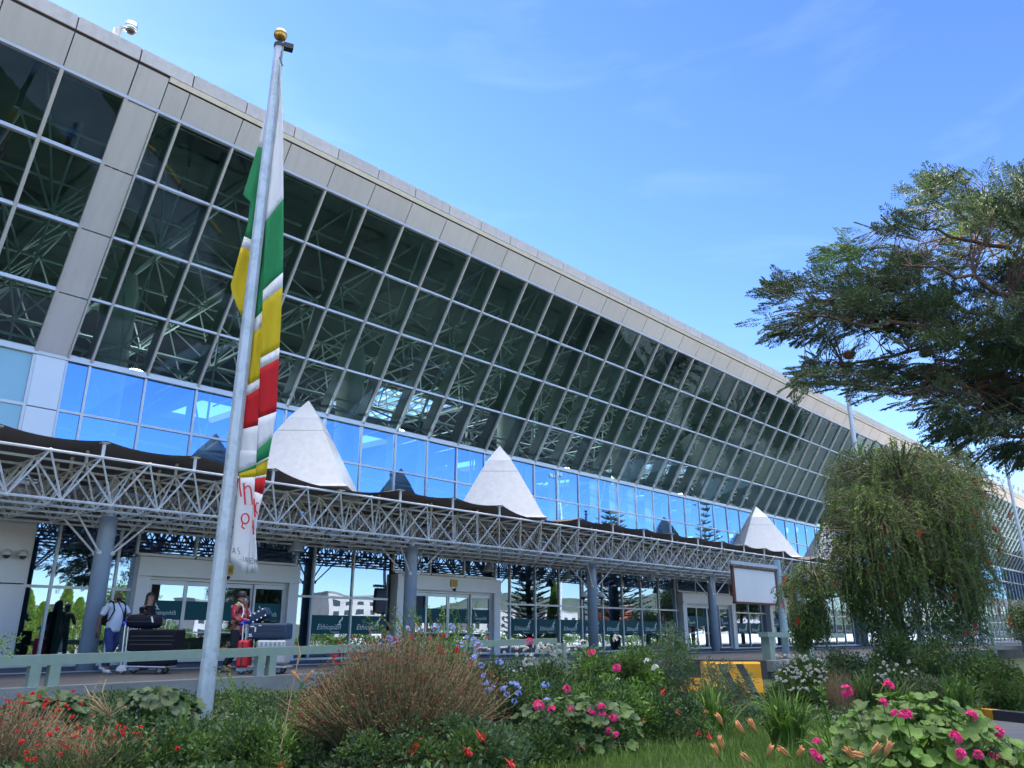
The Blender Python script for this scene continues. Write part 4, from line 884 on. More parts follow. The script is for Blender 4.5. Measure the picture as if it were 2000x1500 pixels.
# ------------------------------------------------------------------ luggage trolleys
M_chrome = mat('brushed_steel', (.55, .57, .6), .3, .7, .06, 5)
def fr(o0):                                            # local frame: a to the right in the photo, b away, z above the road
    return lambda a, b, z: o0 + Rt * a + Fh * b + Vector((0, 0, z))
def trolley(o0, ln, label):
    f = fr(o0); o = thing('luggage_trolley', label, 'luggage trolley', tuple(o0), 'luggage trolleys'); w_ = .28
    b = MB()
    for s in (-w_, w_): b.tube(f(.02, s, .16), f(ln, s, .14), .018, 8); b.tube(f(.03, s, .13), f(-.0, s, 1.02), .017, 8); b.tube(f(.10, s, .14), f(.07, s, .95), .012, 8)
    for a in (.15, .4, .65, .9): 
        if a < ln: b.tube(f(a, -w_, .15), f(a, w_, .15), .014, 6)
    b.tube(f(0, -w_, .95), f(0, w_, .95), .014, 8); b.tube(f(.015, -w_, .6), f(.015, w_, .6), .012, 8); b.tube(f(ln, -w_ * .6, .14), f(ln, w_ * .6, .14), .018, 8); b.build('frame', M_chrome, o)
    b = MB(); b.smooth = True; b.path([f(-.02, -w_ - .05, 1.0), f(-.05, -w_ * .6, 1.05), f(-.05, w_ * .6, 1.05), f(-.02, w_ + .05, 1.0)], .034, 10); b.build('handle', mat('blue_handle', (.0, .012, .45), .35), o)
    for a, s, r in ((.06, -w_, .085), (.06, w_, .085), (ln - .18, -w_ * .5, .08), (ln - .18, w_ * .5, .08)):
        t = MB(); t.lathe([(r * .6, -.02), (r, -.02), (r, .02), (r * .6, .02)], f(a, s, r), 18, axis=Fh); wo = t.build('wheel', mat('tyre_rubber', (.04, .04, .045), .7), o)
        t = MB(); t.lathe([(r * .58, -.024), (r * .58, .024)], f(a, s, r), 14, axis=Fh); t.build('rim', mat('grey_plastic', (.28, .3, .32), .5), wo)
    b = MB()
    for s in (-w_, w_): b.prism([f(.06 + .105 * cos(radians(t)), s - .03, .085 + .105 * sin(radians(t))) for t in range(-10, 191, 20)], Fh * .06)
    b.build('mudguard', mat('pale_plastic', (.5, .53, .55), .5), o)
    return f, o
def roundbox(name, f, a0, a1, b0, b1, z0, z1, m, parent=None, bev=.04, tilt=0.0, wheels=False, origin=None):
    b = MB(); c = f((a0 + a1) / 2, (b0 + b1) / 2, (z0 + z1) / 2); ax = Rt * ((a1 - a0) / 2) ; az = Vector((0, 0, (z1 - z0) / 2))
    if tilt: ax = (Rt * cos(tilt) + Vector((0, 0, 1)) * sin(tilt)) * ((a1 - a0) / 2); az = (Vector((0, 0, 1)) * cos(tilt) - Rt * sin(tilt)) * ((z1 - z0) / 2)
    b.obox(c, ax, Fh * ((b1 - b0) / 2), az); o = b.build(name, m, parent, smooth=False); mo = o.modifiers.new('bevel', 'BEVEL'); mo.width = bev; mo.segments = 4; return o, c, ax, az
M_blackbag = mat('black_suitcase', (.006, .007, .014), .75, 0, .3, 3, .3, 12, .2)
o0 = onz(243, 1316, .79); f, _ = trolley(o0, .98, 'steel luggage trolley with a blue handle stacked with black bags beside the bearded person')
def case(name, label, cat, f, dims, m, group=None, ribs=0, bev=.04, tilt=0.0, ribm=None):
    a0, a1, b0, b1, z0, z1 = dims; c0 = f((a0 + a1) / 2, (b0 + b1) / 2, z0); o = thing(name, label, cat, tuple(c0), group)
    sh, c, ax, az = roundbox('shell', f, a0, a1, b0, b1, z0, z1, m, o, bev, tilt)
    au, zu = ax.normalized(), az.normalized(); A, Z = ax.length, az.length; B = (b1 - b0) / 2
    r = MB()
    r.obox(c - Fh * (B + .004), ax * .96, Fh * .004, zu * .008)                     # zip line
    for i in range(ribs): r.obox(c - Fh * (B + .003) + zu * (Z * (-.75 + 1.5 * (i + .5) / ribs)), ax * .88, Fh * .006, zu * .012)
    r.build('zip', ribm or M_black, o)
    h = MB(); h.path([c + ax * .3 + az - zu * 0, c + ax * .28 + az + zu * .035, c - ax * .1 + az + zu * .035, c - ax * .12 + az], .011, 6); h.build('carry_handle', ribm or M_black, o)
    return o, c, ax, az
case('suitcase', 'large black suitcase lying on top of the dark luggage trolley, under the duffel bag', 'suitcase', f, (.08, 1.10, -.26, .28, .46, .90), M_blackbag, 'suitcases on the trolleys', 2)
case('suitcase', 'black suitcase at the bottom of the stack on the dark luggage trolley', 'suitcase', f, (.12, 1.0, -.25, .27, .17, .455), M_blackbag, 'suitcases on the trolleys', 1)
oc, c, ax, az = case('duffel_bag', 'soft black duffel bag with a white tag on top of the black suitcase', 'bag', f, (-.06, .62, -.22, .2, .925, 1.20), MATS['navy_nylon'], None, 0, .11)
b = MB(); b.obox(c + ax * .75 - Fh * .215 + Vector((0, 0, .04)), Rt * .016, Fh * .004, Vector((0, 0, .06)) - Rt * .02); b.build('tag', mat('white_tag', (.7, .7, .72), .6), oc)
b = MB()
for s in (-.1, .12): b.path([f(.78, s, .92), f(.80, s, 1.10)], .008, 6)
b.path([f(.80, -.1, 1.10), f(.80, .12, 1.10)], .012, 6); oc2 = b.build('telescopic_handle', mat('white_handle', (.7, .7, .72), .4), None, origin=tuple(f(.79, 0, .92))); tag(oc2, 'pale extended telescopic handle standing above the large black suitcase', 'suitcase handle')
o0 = onz(474, 1316, .79); f, _ = trolley(o0, .98, 'steel luggage trolley with a blue handle carrying the teal, red and silver suitcases')
M_teal = mat('teal_suitcase', (.008, .035, .085), .5, 0, .12, 3, .1, 20); M_red = mat('red_suitcase', (.55, .008, .02), .5, 0, .08, 4, .2, 60); M_sil = mat('silver_suitcase', (.45, .49, .52), .3, .4, .06, 3)
case('suitcase', 'dark teal hard suitcase lying across the top of the trolley behind the flag', 'suitcase', f, (.12, .93, -.28, .25, .70, 1.03), M_teal, 'suitcases on the trolleys', 3, .05)
oc, c, ax, az = case('suitcase', 'bright red suitcase standing upright on the near side of the trolley', 'suitcase', f, (-.04, .19, -.42, -.05, .14, .68), M_red, 'suitcases on the trolleys', 0, .05)
b = MB(); b.obox(c - Fh * .19, Rt * .012, Fh * .006, Vector((0, 0, .25))); b.obox(c - Fh * .19, Rt * .09, Fh * .004, Vector((0, 0, .012))); b.build('seam', M_black, oc)
oc, c, ax, az = case('suitcase', 'silver ribbed suitcase at the bottom of the trolley under the teal one', 'suitcase', f, (.30, .93, -.27, .25, .2, .69), M_sil, 'suitcases on the trolleys', 0, .05, ribm=mat('grey_rib', (.2, .22, .24), .4))
b = MB()
for k in range(6): b.tube(c + ax * (-.9 + .3 * k) - Fh * .263 + az * .8, c + ax * (-.75 + .3 * k) - Fh * .263 + az * .1, .008, 5); b.tube(c + ax * (-.6 + .3 * k) - Fh * .263 + az * .8, c + ax * (-.75 + .3 * k) - Fh * .263 + az * .1, .008, 5)
b.build('rib', MATS['grey_rib'], oc)
oc, c, ax, az = case('instrument_case', 'dark case with white studs leaning on top of the teal suitcase', 'case', f, (.06, .48, -.2, .15, 1.08, 1.29), M_teal, None, 0, .06, .5)
b = MB()
for i in range(4):
    for j in (-1, 1): b.ball(c + ax * (-.7 + .45 * i) - Fh * .177 + az * .7 * j, .021, 8)
b.build('stud', mat('white_stud', (.8, .8, .82), .4), oc)
for (a, z, w_, h_) in ((.2, .96, .05, .018), (.29, .9, .018, .06), (.17, .80, .03, .014), (.18, .77, .035, .012), (.36, .98, .03, .012)):
    pass
b = MB()
for (a, z, w_, h_) in ((.2, .96, .045, .014), (.27, .9, .014, .05), (.17, .80, .03, .012), (.18, .765, .035, .01), (.36, .98, .03, .01)): b.obox(f(a, -.292, z), Rt * w_, Fh * .003, Vector((0, 0, h_)))
oc3 = b.build('luggage_label', MATS['white_tag'], None, origin=tuple(f(.25, -.29, .9))); tag(oc3, 'white paper luggage stickers on the teal suitcase', 'sticker')
# ------------------------------------------------------------------ plants
def unit(n, rng=RNG):
    v = rng.normal(size=(n, 3)); return v / np.linalg.norm(v, axis=1, keepdims=True)
def norm(v): return v / np.maximum(np.linalg.norm(v, axis=-1, keepdims=True), 1e-9)
def leafq(P, Dv, Ln, Wd, mid=.5):
    n = len(P); Dv = norm(Dv); s_ = norm(np.cross(Dv, unit(n))); Ln = np.broadcast_to(Ln, (n,))[:, None]; Wd = np.broadcast_to(Wd, (n,))[:, None]
    up_ = np.cross(s_, Dv)
    return np.stack([P, P + Dv * Ln * mid + s_ * Wd / 2 + up_ * Wd * .12, P + Dv * Ln, P + Dv * Ln * mid - s_ * Wd / 2 + up_ * Wd * .12], 1)
def green(name, c, tr=.35, rough=.55, v=.35): return mat(name, c, rough, 0, v, 2.2, translucent=tr)
G1 = green('leaf_mid_green', (.085, .160, .028)); G2 = green('leaf_dark_green', (.046, .098, .028)); G3 = green('leaf_light_green', (.13, .255, .035)); G4 = green('leaf_yellow_green', (.25, .33, .05))
G5 = green('leaf_blue_green', (.08, .135, .065)); G6 = green('leaf_grey_green', (.18, .21, .12)); BR = mat('brown_stem', (.20, .135, .075), .85, 0, .4, 9); BR2 = mat('dry_straw_stem', (.40, .28, .15), .85, 0, .3, 9)
BK = mat('bark', (.10, .065, .045), .9, 0, .35, 6, .5, 30); RD = mat('rust_leaf', (.42, .09, .03), .7, 0, .35, 5, translucent=.2); RF = mat('red_flower', (.72, .03, .03), .6, 0, .2, 20, translucent=.2)
PK = mat('pink_flower', (.90, .07, .30), .6, 0, .2, 20, translucent=.2); BL = mat('pale_blue_flower', (.42, .50, .85), .6, 0, .12, 20, translucent=.25); WH = mat('white_flower', (.72, .70, .62), .6, 0, .08, 20, translucent=.2)
OR = mat('orange_flower', (.62, .16, .03), .6, 0, .2, 20, translucent=.2); PE = mat('wilted_peach_flower', (.82, .38, .15), .65, 0, .2, 20, translucent=.25)
def pos(px, D):
    p = at(px, 1238, D); return p.x, p.y
def topz(px, py, D): return at(px, py, D).z
def flower_head(kind):
    m = MB(); n = dict(pink=26, blue=16, white=14, red=14, umbel=12)[kind]; R_ = dict(pink=.040, blue=.034, white=.022, red=.028, umbel=.026)[kind]; r = dict(pink=.013, blue=.011, white=.011, red=.013, umbel=.009)[kind]
    for i in range(n):
        d = Vector((random.gauss(0, 1), random.gauss(0, 1), abs(random.gauss(.3, .8)))).normalized(); c = d * R_ * random.uniform(.7, 1.0); a = d.cross(Vector((.3, .2, .9))).normalized(); b_ = d.cross(a)
        V = [c - d * r * .5]; k = 5
        for j in range(2 * k):
            t = pi * j / k; rr = r * (1.25 if j % 2 == 0 else .7); V.append(c + a * cos(t) * rr + b_ * sin(t) * rr + d * r * .15)
        m.add(V, [(0, 1 + j, 1 + (j + 1) % (2 * k)) for j in range(2 * k)])
    return m
def fuchsia_head():
    m = MB()
    for j in range(5):
        t = 2 * pi * j / 5; d = Vector((cos(t), sin(t), -.3)).normalized(); m.arr(leafq(np.array([[0, 0, 0.]]), np.array([list(d)]), .035, .014))
    m.lathe([(.003, .03), (.006, 0), (.013, -.02), (.015, -.035), (.004, -.04)], (0, 0, 0), 8); return m
HEADS = {}
def head_mesh(kind):
    if kind not in HEADS:
        m = fuchsia_head() if kind == 'fuchsia' else flower_head(kind); o = m.build('flower', {'pink': PK, 'blue': BL, 'white': WH, 'red': RF, 'umbel': WH, 'fuchsia': RF}[kind], None); HEADS[kind] = o.data; bpy.data.objects.remove(o)
    return HEADS[kind]
def add_flowers(root, pts, kind, s=1.0, m_=None):
    o0 = Vector(ORG[root.name]); nm = 'flower'
    for p in pts[:100]:
        o = bpy.data.objects.new(nm, head_mesh(kind)); COL.objects.link(o); o.parent = root; o.location = Vector(p) - o0
        k = s * random.uniform(.75, 1.2); o.scale = (k, k, k); o.rotation_euler = (random.uniform(-.8, .8), random.uniform(-.8, .8), random.uniform(0, 6.3))
def shrub(name, label, px, D, top, rx, ry=None, n=5000, L_=.05, W_=.025, mats=(G1, G2), clumps=26, cr_=.22, group=None, z0=None, stems=14, flowers=(), lean=(0, 0), outward=.6, cat='shrub', shell=.55, kindm=None):
    x, y = pos(px, D); z0 = gz(x, y) if z0 is None else z0; zt = topz(px, top, D); h = zt - z0; ry = ry or rx
    root = thing(name, label, cat, (x, y, z0), group)
    C_ = unit(clumps); C_[:, 2] = np.abs(C_[:, 2]) * 1.0; rr = RNG.uniform(shell, 1, clumps) ** .6; C_ = C_ * rr[:, None]
    C_ = C_ * np.array([rx - cr_ * .6, ry - cr_ * .6, max(.05, h - cr_ * .8)]) + np.array([x, y, z0]); C_[:, 0] += lean[0] * (C_[:, 2] - z0); C_[:, 1] += lean[1] * (C_[:, 2] - z0)
    ci = RNG.integers(0, clumps, n); cs = RNG.uniform(.6, 1.25, clumps) * cr_
    P = C_[ci] + unit(n) * (RNG.uniform(0, 1, n) ** .5 * cs[ci])[:, None]; P[:, 2] = np.maximum(P[:, 2], z0 - .02)
    d = norm(P - C_[ci]) * outward + unit(n) * .6 + np.array([0, 0, .25])
    mi = RNG.integers(0, len(mats), clumps)[ci]; sw = RNG.random(n) < .3; mi[sw] = RNG.integers(0, len(mats), sw.sum())
    m = MB(); m.arr(leafq(P, d, L_ * RNG.uniform(.6, 1.3, n), W_ * RNG.uniform(.7, 1.2, n)), mi); m.build('foliage', list(mats), root)
    s_ = MB()
    for k in range(min(stems, clumps)):
        c = Vector(C_[k]); b0 = Vector((x + random.gauss(0, .06), y + random.gauss(0, .06), z0 - .05)); mid = (b0 + c) / 2 + Vector((random.gauss(0, .06), random.gauss(0, .06), .08)); s_.path([b0, mid, c, c + (c - mid) * .4], [.012, .009, .006, .002], 5)
    s_.build('stem', BR, root)
    for kind, cnt, sc, front in flowers:
        pts = []
        while len(pts) < cnt:
            k = RNG.integers(0, clumps); dd = unit(1)[0]; dd[2] = abs(dd[2]) * .8
            if front and dd[0] * Fh.x + dd[1] * Fh.y > .3: continue
            pts.append(C_[k] + dd * cs[k] * 1.0)
        add_flowers(root, pts, kind, sc)
    return root, C_, cs
def strap_clump(name, label, px, D, ln, n, group, mats=(G1, G3), wdt=.022, z0=None, spread=.9, cat='plant'):
    x, y = pos(px, D); z0 = gz(x, y) if z0 is None else z0; root = thing(name, label, cat, (x, y, z0), group); m = MB()
    for i in range(n):
        a = random.uniform(0, 2 * pi); l = ln * random.uniform(.55, 1.15); o = random.uniform(.15, 1.0) * spread; b0 = Vector((x + random.gauss(0, ln * .10), y + random.gauss(0, ln * .10), z0)); d = Vector((cos(a), sin(a), 0)); sd_ = Vector((-sin(a), cos(a), 0)); V = []; K = 7
        for k in range(K + 1):
            t = k / K; r = o * l * (t ** 1.5) * .8; z = l * (t - .45 * o * t * t * t * 1.3); ww = wdt * (1 - t ** 3) * .5 + .0008
            c = b0 + d * r + Vector((0, 0, z)); V += [c - sd_ * ww + Vector((0, 0, ww * .4)), c, c + sd_ * ww + Vector((0, 0, ww * .4))]
        F_ = []
        for k in range(K): F_ += [(3 * k, 3 * k + 1, 3 * k + 4, 3 * k + 3), (3 * k + 1, 3 * k + 2, 3 * k + 5, 3 * k + 4)]
        m.add(V, F_, random.randrange(len(mats)))
    m.build('leaves', list(mats), root); return root

# lawn and ground cover
def blades(n, xs, ys, ok, hgt, wdt, mats, name, label, lean=.35):
    P = []; 
    while len(P) < n:
        k = 20000; A = RNG.uniform(xs[0], xs[1], k); B = RNG.uniform(ys[0], ys[1], k)
        for a_, b_ in zip(A, B):
            if ok(a_, b_): P.append((a_, b_, 0))
            if len(P) >= n: break
    P = np.array(P); D_ = P[:, 0:1] * np.array([Fh.x, Fh.y, 0]) + P[:, 1:2] * np.array([Rt.x, Rt.y, 0])
    D_[:, 2] = [gz(a, b) for a, b in D_[:, :2]]
    hh = hgt * RNG.uniform(.45, 1.3, n)[:, None]; ln_ = unit(n) * lean; ln_[:, 2] = 0; s_ = unit(n); s_[:, 2] = 0; s_ = norm(s_) * wdt / 2
    tip = D_ + np.array([0, 0, 1.]) * hh + ln_ * hh; mid = D_ + np.array([0, 0, .6]) * hh + ln_ * hh * .35
    m = MB(); mi = RNG.integers(0, len(mats), n); m.arr(np.stack([D_ - s_, D_ + s_, mid + s_ * .8, mid - s_ * .8], 1), mi); m.arr(np.stack([mid - s_ * .8, mid + s_ * .8, tip], 1), mi)
    o = m.build(name, list(mats)); return tag(o, label, 'grass', None, 'stuff')
GR = green('grass_green', (.11, .20, .03), .3); GR2 = green('grass_light', (.19, .28, .05), .3)
bl_ok = lambda D, l: l < 5.0 - .1 * (D - 8)
blades(42000, (5.2, 9.6), (-.6, 4.2), bl_ok, .075, .006, [GR, GR2, GR], 'grass', 'short green lawn grass in front of the geraniums')
blades(9000, (5.0, 10.5), (-1, 4.6), bl_ok, .16, .004, [GR2, GR], 'grass', 'taller loose grass blades in the lawn', .6)
blades(16000, (12.5, 20), (9.5, 16), lambda D, l: (D * Fh.x + l * Rt.x) > 17.2 and (D * Fh.y + l * Rt.y) < 8, .09, .012, [GR, GR2], 'grass', 'mown grass strip beyond the yellow and black kerb')
n = 60000; D_ = RNG.uniform(5.2, 13.5, n); l_ = RNG.uniform(-6.5, 5.2, n); keep = (l_ < 4.9 - .1 * (D_ - 8)) & ~((D_ < 9) & (l_ > -.2) & (l_ < 4.2)); D_ = D_[keep]; l_ = l_[keep]
wx = D_ * Fh.x + l_ * Rt.x; wy = D_ * Fh.y + l_ * Rt.y; kk = np.array([wy_ < rail_y(wx_) - .35 for wx_, wy_ in zip(wx, wy)]); wx, wy = wx[kk], wy[kk]; n = len(wx)
hgt = .05 + .16 * (np.sin(wx * 3.1) * np.sin(wy * 2.7) * .5 + .5); P = np.stack([wx, wy, np.array([gz(a, b) for a, b in zip(wx, wy)]) + RNG.uniform(0, 1, n) ** .7 * hgt], 1)
m = MB(); m.arr(leafq(P, unit(n) + np.array([0, 0, .5]), RNG.uniform(.03, .075, n), RNG.uniform(.015, .04, n)), RNG.integers(0, 4, n)); o = m.build('ground_cover', [G1, G2, G2, G5]); tag(o, 'low leafy ground cover filling the flower bed', 'ground cover', None, 'stuff')

# left: rusty shrubs with red flowers
def rusty(px, D, top, rx, label, n=900, cols=(RD, BR, G1), dens=1.0):
    x, y = pos(px, D); z0 = gz(x, y); h = topz(px, top, D) - z0; root = thing('rusty_shrub', label, 'shrub', (x, y, z0)); s_ = MB(); LP = []; LD = []
    for i in range(n):
        a = random.uniform(0, 2 * pi); r = rx * sqrt(random.random()); tip = Vector((x + r * cos(a), y + r * sin(a) * .8, z0 + h * (1 - .45 * (r / rx) ** 2) * random.uniform(.55, 1.05))); b0 = Vector((x + r * .35 * cos(a), y + r * .35 * sin(a), z0 - .03)); mid = b0.lerp(tip, .55) + Vector((random.gauss(0, .03), random.gauss(0, .03), .03))
        sd_ = Rt * .0022; s_.add([b0 - sd_, b0 + sd_, mid - sd_, mid + sd_, tip - sd_ * .5, tip + sd_ * .5], [(0, 1, 3, 2), (2, 3, 5, 4)], 1 if i % 3 else 0)
        for k in range(int(14 * dens)):
            t = random.uniform(.35, 1.0); p = b0.lerp(tip, t) + Vector((random.gauss(0, .02), random.gauss(0, .02), random.gauss(0, .015))); LP.append(p); LD.append((tip - b0).normalized() + Vector((random.gauss(0, .7), random.gauss(0, .7), random.gauss(0, .4))))
    s_.build('stem', [BR, BR2], root); LP = np.array([tuple(p) for p in LP]); LD = np.array([tuple(p) for p in LD]); m = MB(); mi = np.where((LP[:, 2] - z0) / h > RNG.uniform(.55, 1.15, len(LP)), 0, RNG.integers(1, len(cols), len(LP))); m.arr(leafq(LP, LD, RNG.uniform(.012, .035, len(LP)), RNG.uniform(.006, .012, len(LP))), mi); m.build('foliage', list(cols), root)
    return root, (x, y, z0, h)
r_, q_ = rusty(40, 6.3, 1355, .62, 'rusty red flowering shrub filling the bottom left corner', 700, (RD, BR, G2), .9)
add_flowers(r_, [(q_[0] + random.gauss(0, .28), q_[1] + random.gauss(0, .2), q_[2] + q_[3] * random.uniform(.6, 1.0)) for _ in range(46)], 'red', .55)
r_, q_ = rusty(215, 6.0, 1415, .5, 'low rusty shrub with orange-red flowers next to the bottom left corner', 420, (RD, G1, G2), .9)
add_flowers(r_, [(q_[0] + random.gauss(0, .26), q_[1] + random.gauss(0, .2), q_[2] + q_[3] * random.uniform(.5, 1.0)) for _ in range(34)], 'red', .6)
shrub('leafy_shrub', 'dark leafy shrub with small dark red flowers in front of the flagpole foot', 330, 6.4, 1408, .75, n=9000, L_=.045, W_=.024, mats=(G1, G2, G2), clumps=34, cr_=.16, flowers=(('red', 26, .6, True),))
shrub('leafy_shrub', 'green leafy shrub with hanging pink-red flowers right of the flagpole foot', 500, 6.5, 1392, .5, n=7000, L_=.04, W_=.022, mats=(G1, G2, G1), clumps=26, cr_=.15, flowers=(('fuchsia', 8, 1.1, True),))
shrub('leafy_shrub', 'leafy shrub low in front of the brown bush with red hanging flowers', 900, 6.35, 1385, .62, n=8000, L_=.045, W_=.024, mats=(G1, G5, G2), clumps=28, cr_=.16, flowers=(('fuchsia', 12, 1.25, True),))
def big_leaf(px, D, top, rx, n, r, label, mats, name='broad_leaf_plant', flowers=0, fk='pink', lobes=5, fl_px=(), group=None, cup=.25, z0=None, fs=1.0, stalkc=None):
    x, y = pos(px, D); z0 = gz(x, y) if z0 is None else z0; h = topz(px, top, D) - z0; root = thing(name, label, 'plant', (x, y, z0), group); m = MB(); s_ = MB(); K = 18
    for i in range(n):
        d = Vector(unit(1)[0]); d.z = abs(d.z); f_ = random.uniform(.62, 1.0); c = Vector((x + d.x * rx * f_, y + d.y * rx * f_, z0 + (h - .03) * min(1, max(abs(d.z), .05) ** .55 * (.5 + .5 * f_))))
        nrm = (d * .75 + Vector((random.gauss(0, .35), random.gauss(0, .35), .75)) - Fh * .35).normalized(); a = nrm.cross(Vector((random.gauss(0, 1), random.gauss(0, 1), .1))).normalized(); b_ = nrm.cross(a); rr = r * random.uniform(.55, 1.15); V = [c - nrm * rr * .15]
        for ring, fr_ in ((0, .55), (1, 1.0)):
            for j in range(K):
                t = 2 * pi * j / K; sc_ = 1 + .09 * cos(lobes * t) + .05 * cos(3 * lobes * t) if ring else 1
                if j == 0: sc_ *= .45
                V.append(c + (a * cos(t) + b_ * sin(t)) * rr * fr_ * sc_ + nrm * rr * (cup * fr_ * fr_ + .08 * cos(lobes * t) * fr_))
        k0 = random.randrange(len(mats)); m.add(V, [(0, 1 + j, 1 + (j + 1) % K) for j in range(K)] + [(1 + j, 1 + K + j, 1 + K + (j + 1) % K, 1 + (j + 1) % K) for j in range(K)], k0)
        b0 = Vector((x + random.gauss(0, rx * .25), y + random.gauss(0, rx * .25), z0)); s_.path([b0, b0.lerp(c, .6) + Vector((0, 0, .03)), c - nrm * rr * .15], [.004, .003, .002], 4)
    m.smooth = True; m.build('leaves', list(mats), root); 
    pts = [at(a, b, D - rx * .55 + dd) for a, b, dd in fl_px]
    for _ in range(flowers):
        d = Vector(unit(1)[0]); d.z = abs(d.z)
        if d.dot(Fh) > .2: d = Vector((-d.x, -d.y, d.z))
        pts.append(Vector((x + d.x * rx, y + d.y * rx, z0 + h * (d.z * .95 + .1))))
    for p in pts:
        b0 = Vector((x + (p.x - x) * .5, y + (p.y - y) * .5, z0 + .1)); s_.path([b0, b0.lerp(p, .6) + Vector((0, 0, .02)), p], [.004, .003, .002], 4)
    s_.build('stalk', stalkc or G3, root); add_flowers(root, pts, fk, fs); return root
big_leaf(110, 8.6, 1350, .46, 90, .085, 'dark broad leaved plant under the guard rail posts at the left', (G2, G5), group='dark broad leaved plants')
big_leaf(330, 8.8, 1336, .42, 80, .08, 'dark broad leaved plant just left of the flagpole foot', (G2, G5), group='dark broad leaved plants')
strap_clump('strap_leaf_plant', 'clump of broad light green strap leaves left of the flagpole foot', 365, 6.6, .5, 26, 'strap leaved clumps', (G1, G3), .04)
strap_clump('strap_leaf_plant', 'clump of strap leaves between the guard rail and the brown bush', 570, 6.6, .5, 40, 'strap leaved clumps', (G1, G3), .02)
strap_clump('strap_leaf_plant', 'dense clump of arching strap leaves left of the yellow block', 1375, 8.6, .66, 130, 'strap leaved clumps', (G1, G3, G1), .024)
strap_clump('strap_leaf_plant', 'wide clump of arching strap leaves below the yellow block', 1520, 7.4, .62, 190, 'strap leaved clumps', (G1, G3, G1), .022)
strap_clump('strap_leaf_plant', 'clump of strap leaves at the left end of the big geranium', 1610, 6.0, .5, 60, 'strap leaved clumps', (G1, G3), .02)
# thin twiggy sprays
def sprig(px, base_y, top_px, top_y, D, n, label, mats=(G3, G1), L_=.03, sp_=.5, flowers=None, name='leafy_sprig', cnt=26):
    b0 = at(px, base_y, D); root = thing(name, label, 'plant', tuple(b0)); s_ = MB(); LP = []; LD = []; tips = []
    for i in range(n):
        t0 = at(top_px + random.uniform(-1, 1) * sp_ * 100, top_y + random.uniform(0, 70), D + random.uniform(-.3, .3)); mid = b0.lerp(t0, .5) + Vector((random.gauss(0, .06), random.gauss(0, .06), .06)); s_.path([b0, mid, t0], [.006, .004, .0015], 4); tips.append(t0)
        for k in range(cnt):
            t = random.uniform(.25, 1.0); p = (b0.lerp(mid, t * 2) if t < .5 else mid.lerp(t0, t * 2 - 1)) + Vector((random.gauss(0, .015),) * 3); LP.append(tuple(p)); LD.append(tuple((t0 - b0).normalized() * .6 + Vector(unit(1)[0])))
    m = MB(); LP = np.array(LP); m.arr(leafq(LP, np.array(LD), L_ * RNG.uniform(.6, 1.2, len(LP)), L_ * .42), RNG.integers(0, len(mats), len(LP))); m.build('foliage', list(mats), root); s_.build('stem', BR2 if mats[0] is not G3 else G3, root)
    if flowers: add_flowers(root, tips, *flowers)
    return root
sprig(470, 1400, 462, 1290, 8.2, 9, 'light green sprig in front of the guard rail, right of the flagpole', sp_=.4)
sprig(215, 1400, 205, 1325, 8.2, 16, 'wispy dry seed heads in front of the road at the left', (BR2, G6), .015, .6)
sprig(-10, 1262, 22, 1240, 7, 5, 'light green leaf tips entering at the left edge', sp_=.15)
sprig(860, 1330, 830, 1175, 9.2, 30, 'tall light green twigs above the brown bush in front of the second sliding door', (G3, G4, G1), .035, 1.25, cnt=40)
sprig(900, 1330, 940, 1160, 9.3, 12, 'long light green twigs reaching up right of the brown bush', (G3, G1), .03, .7, cnt=30)
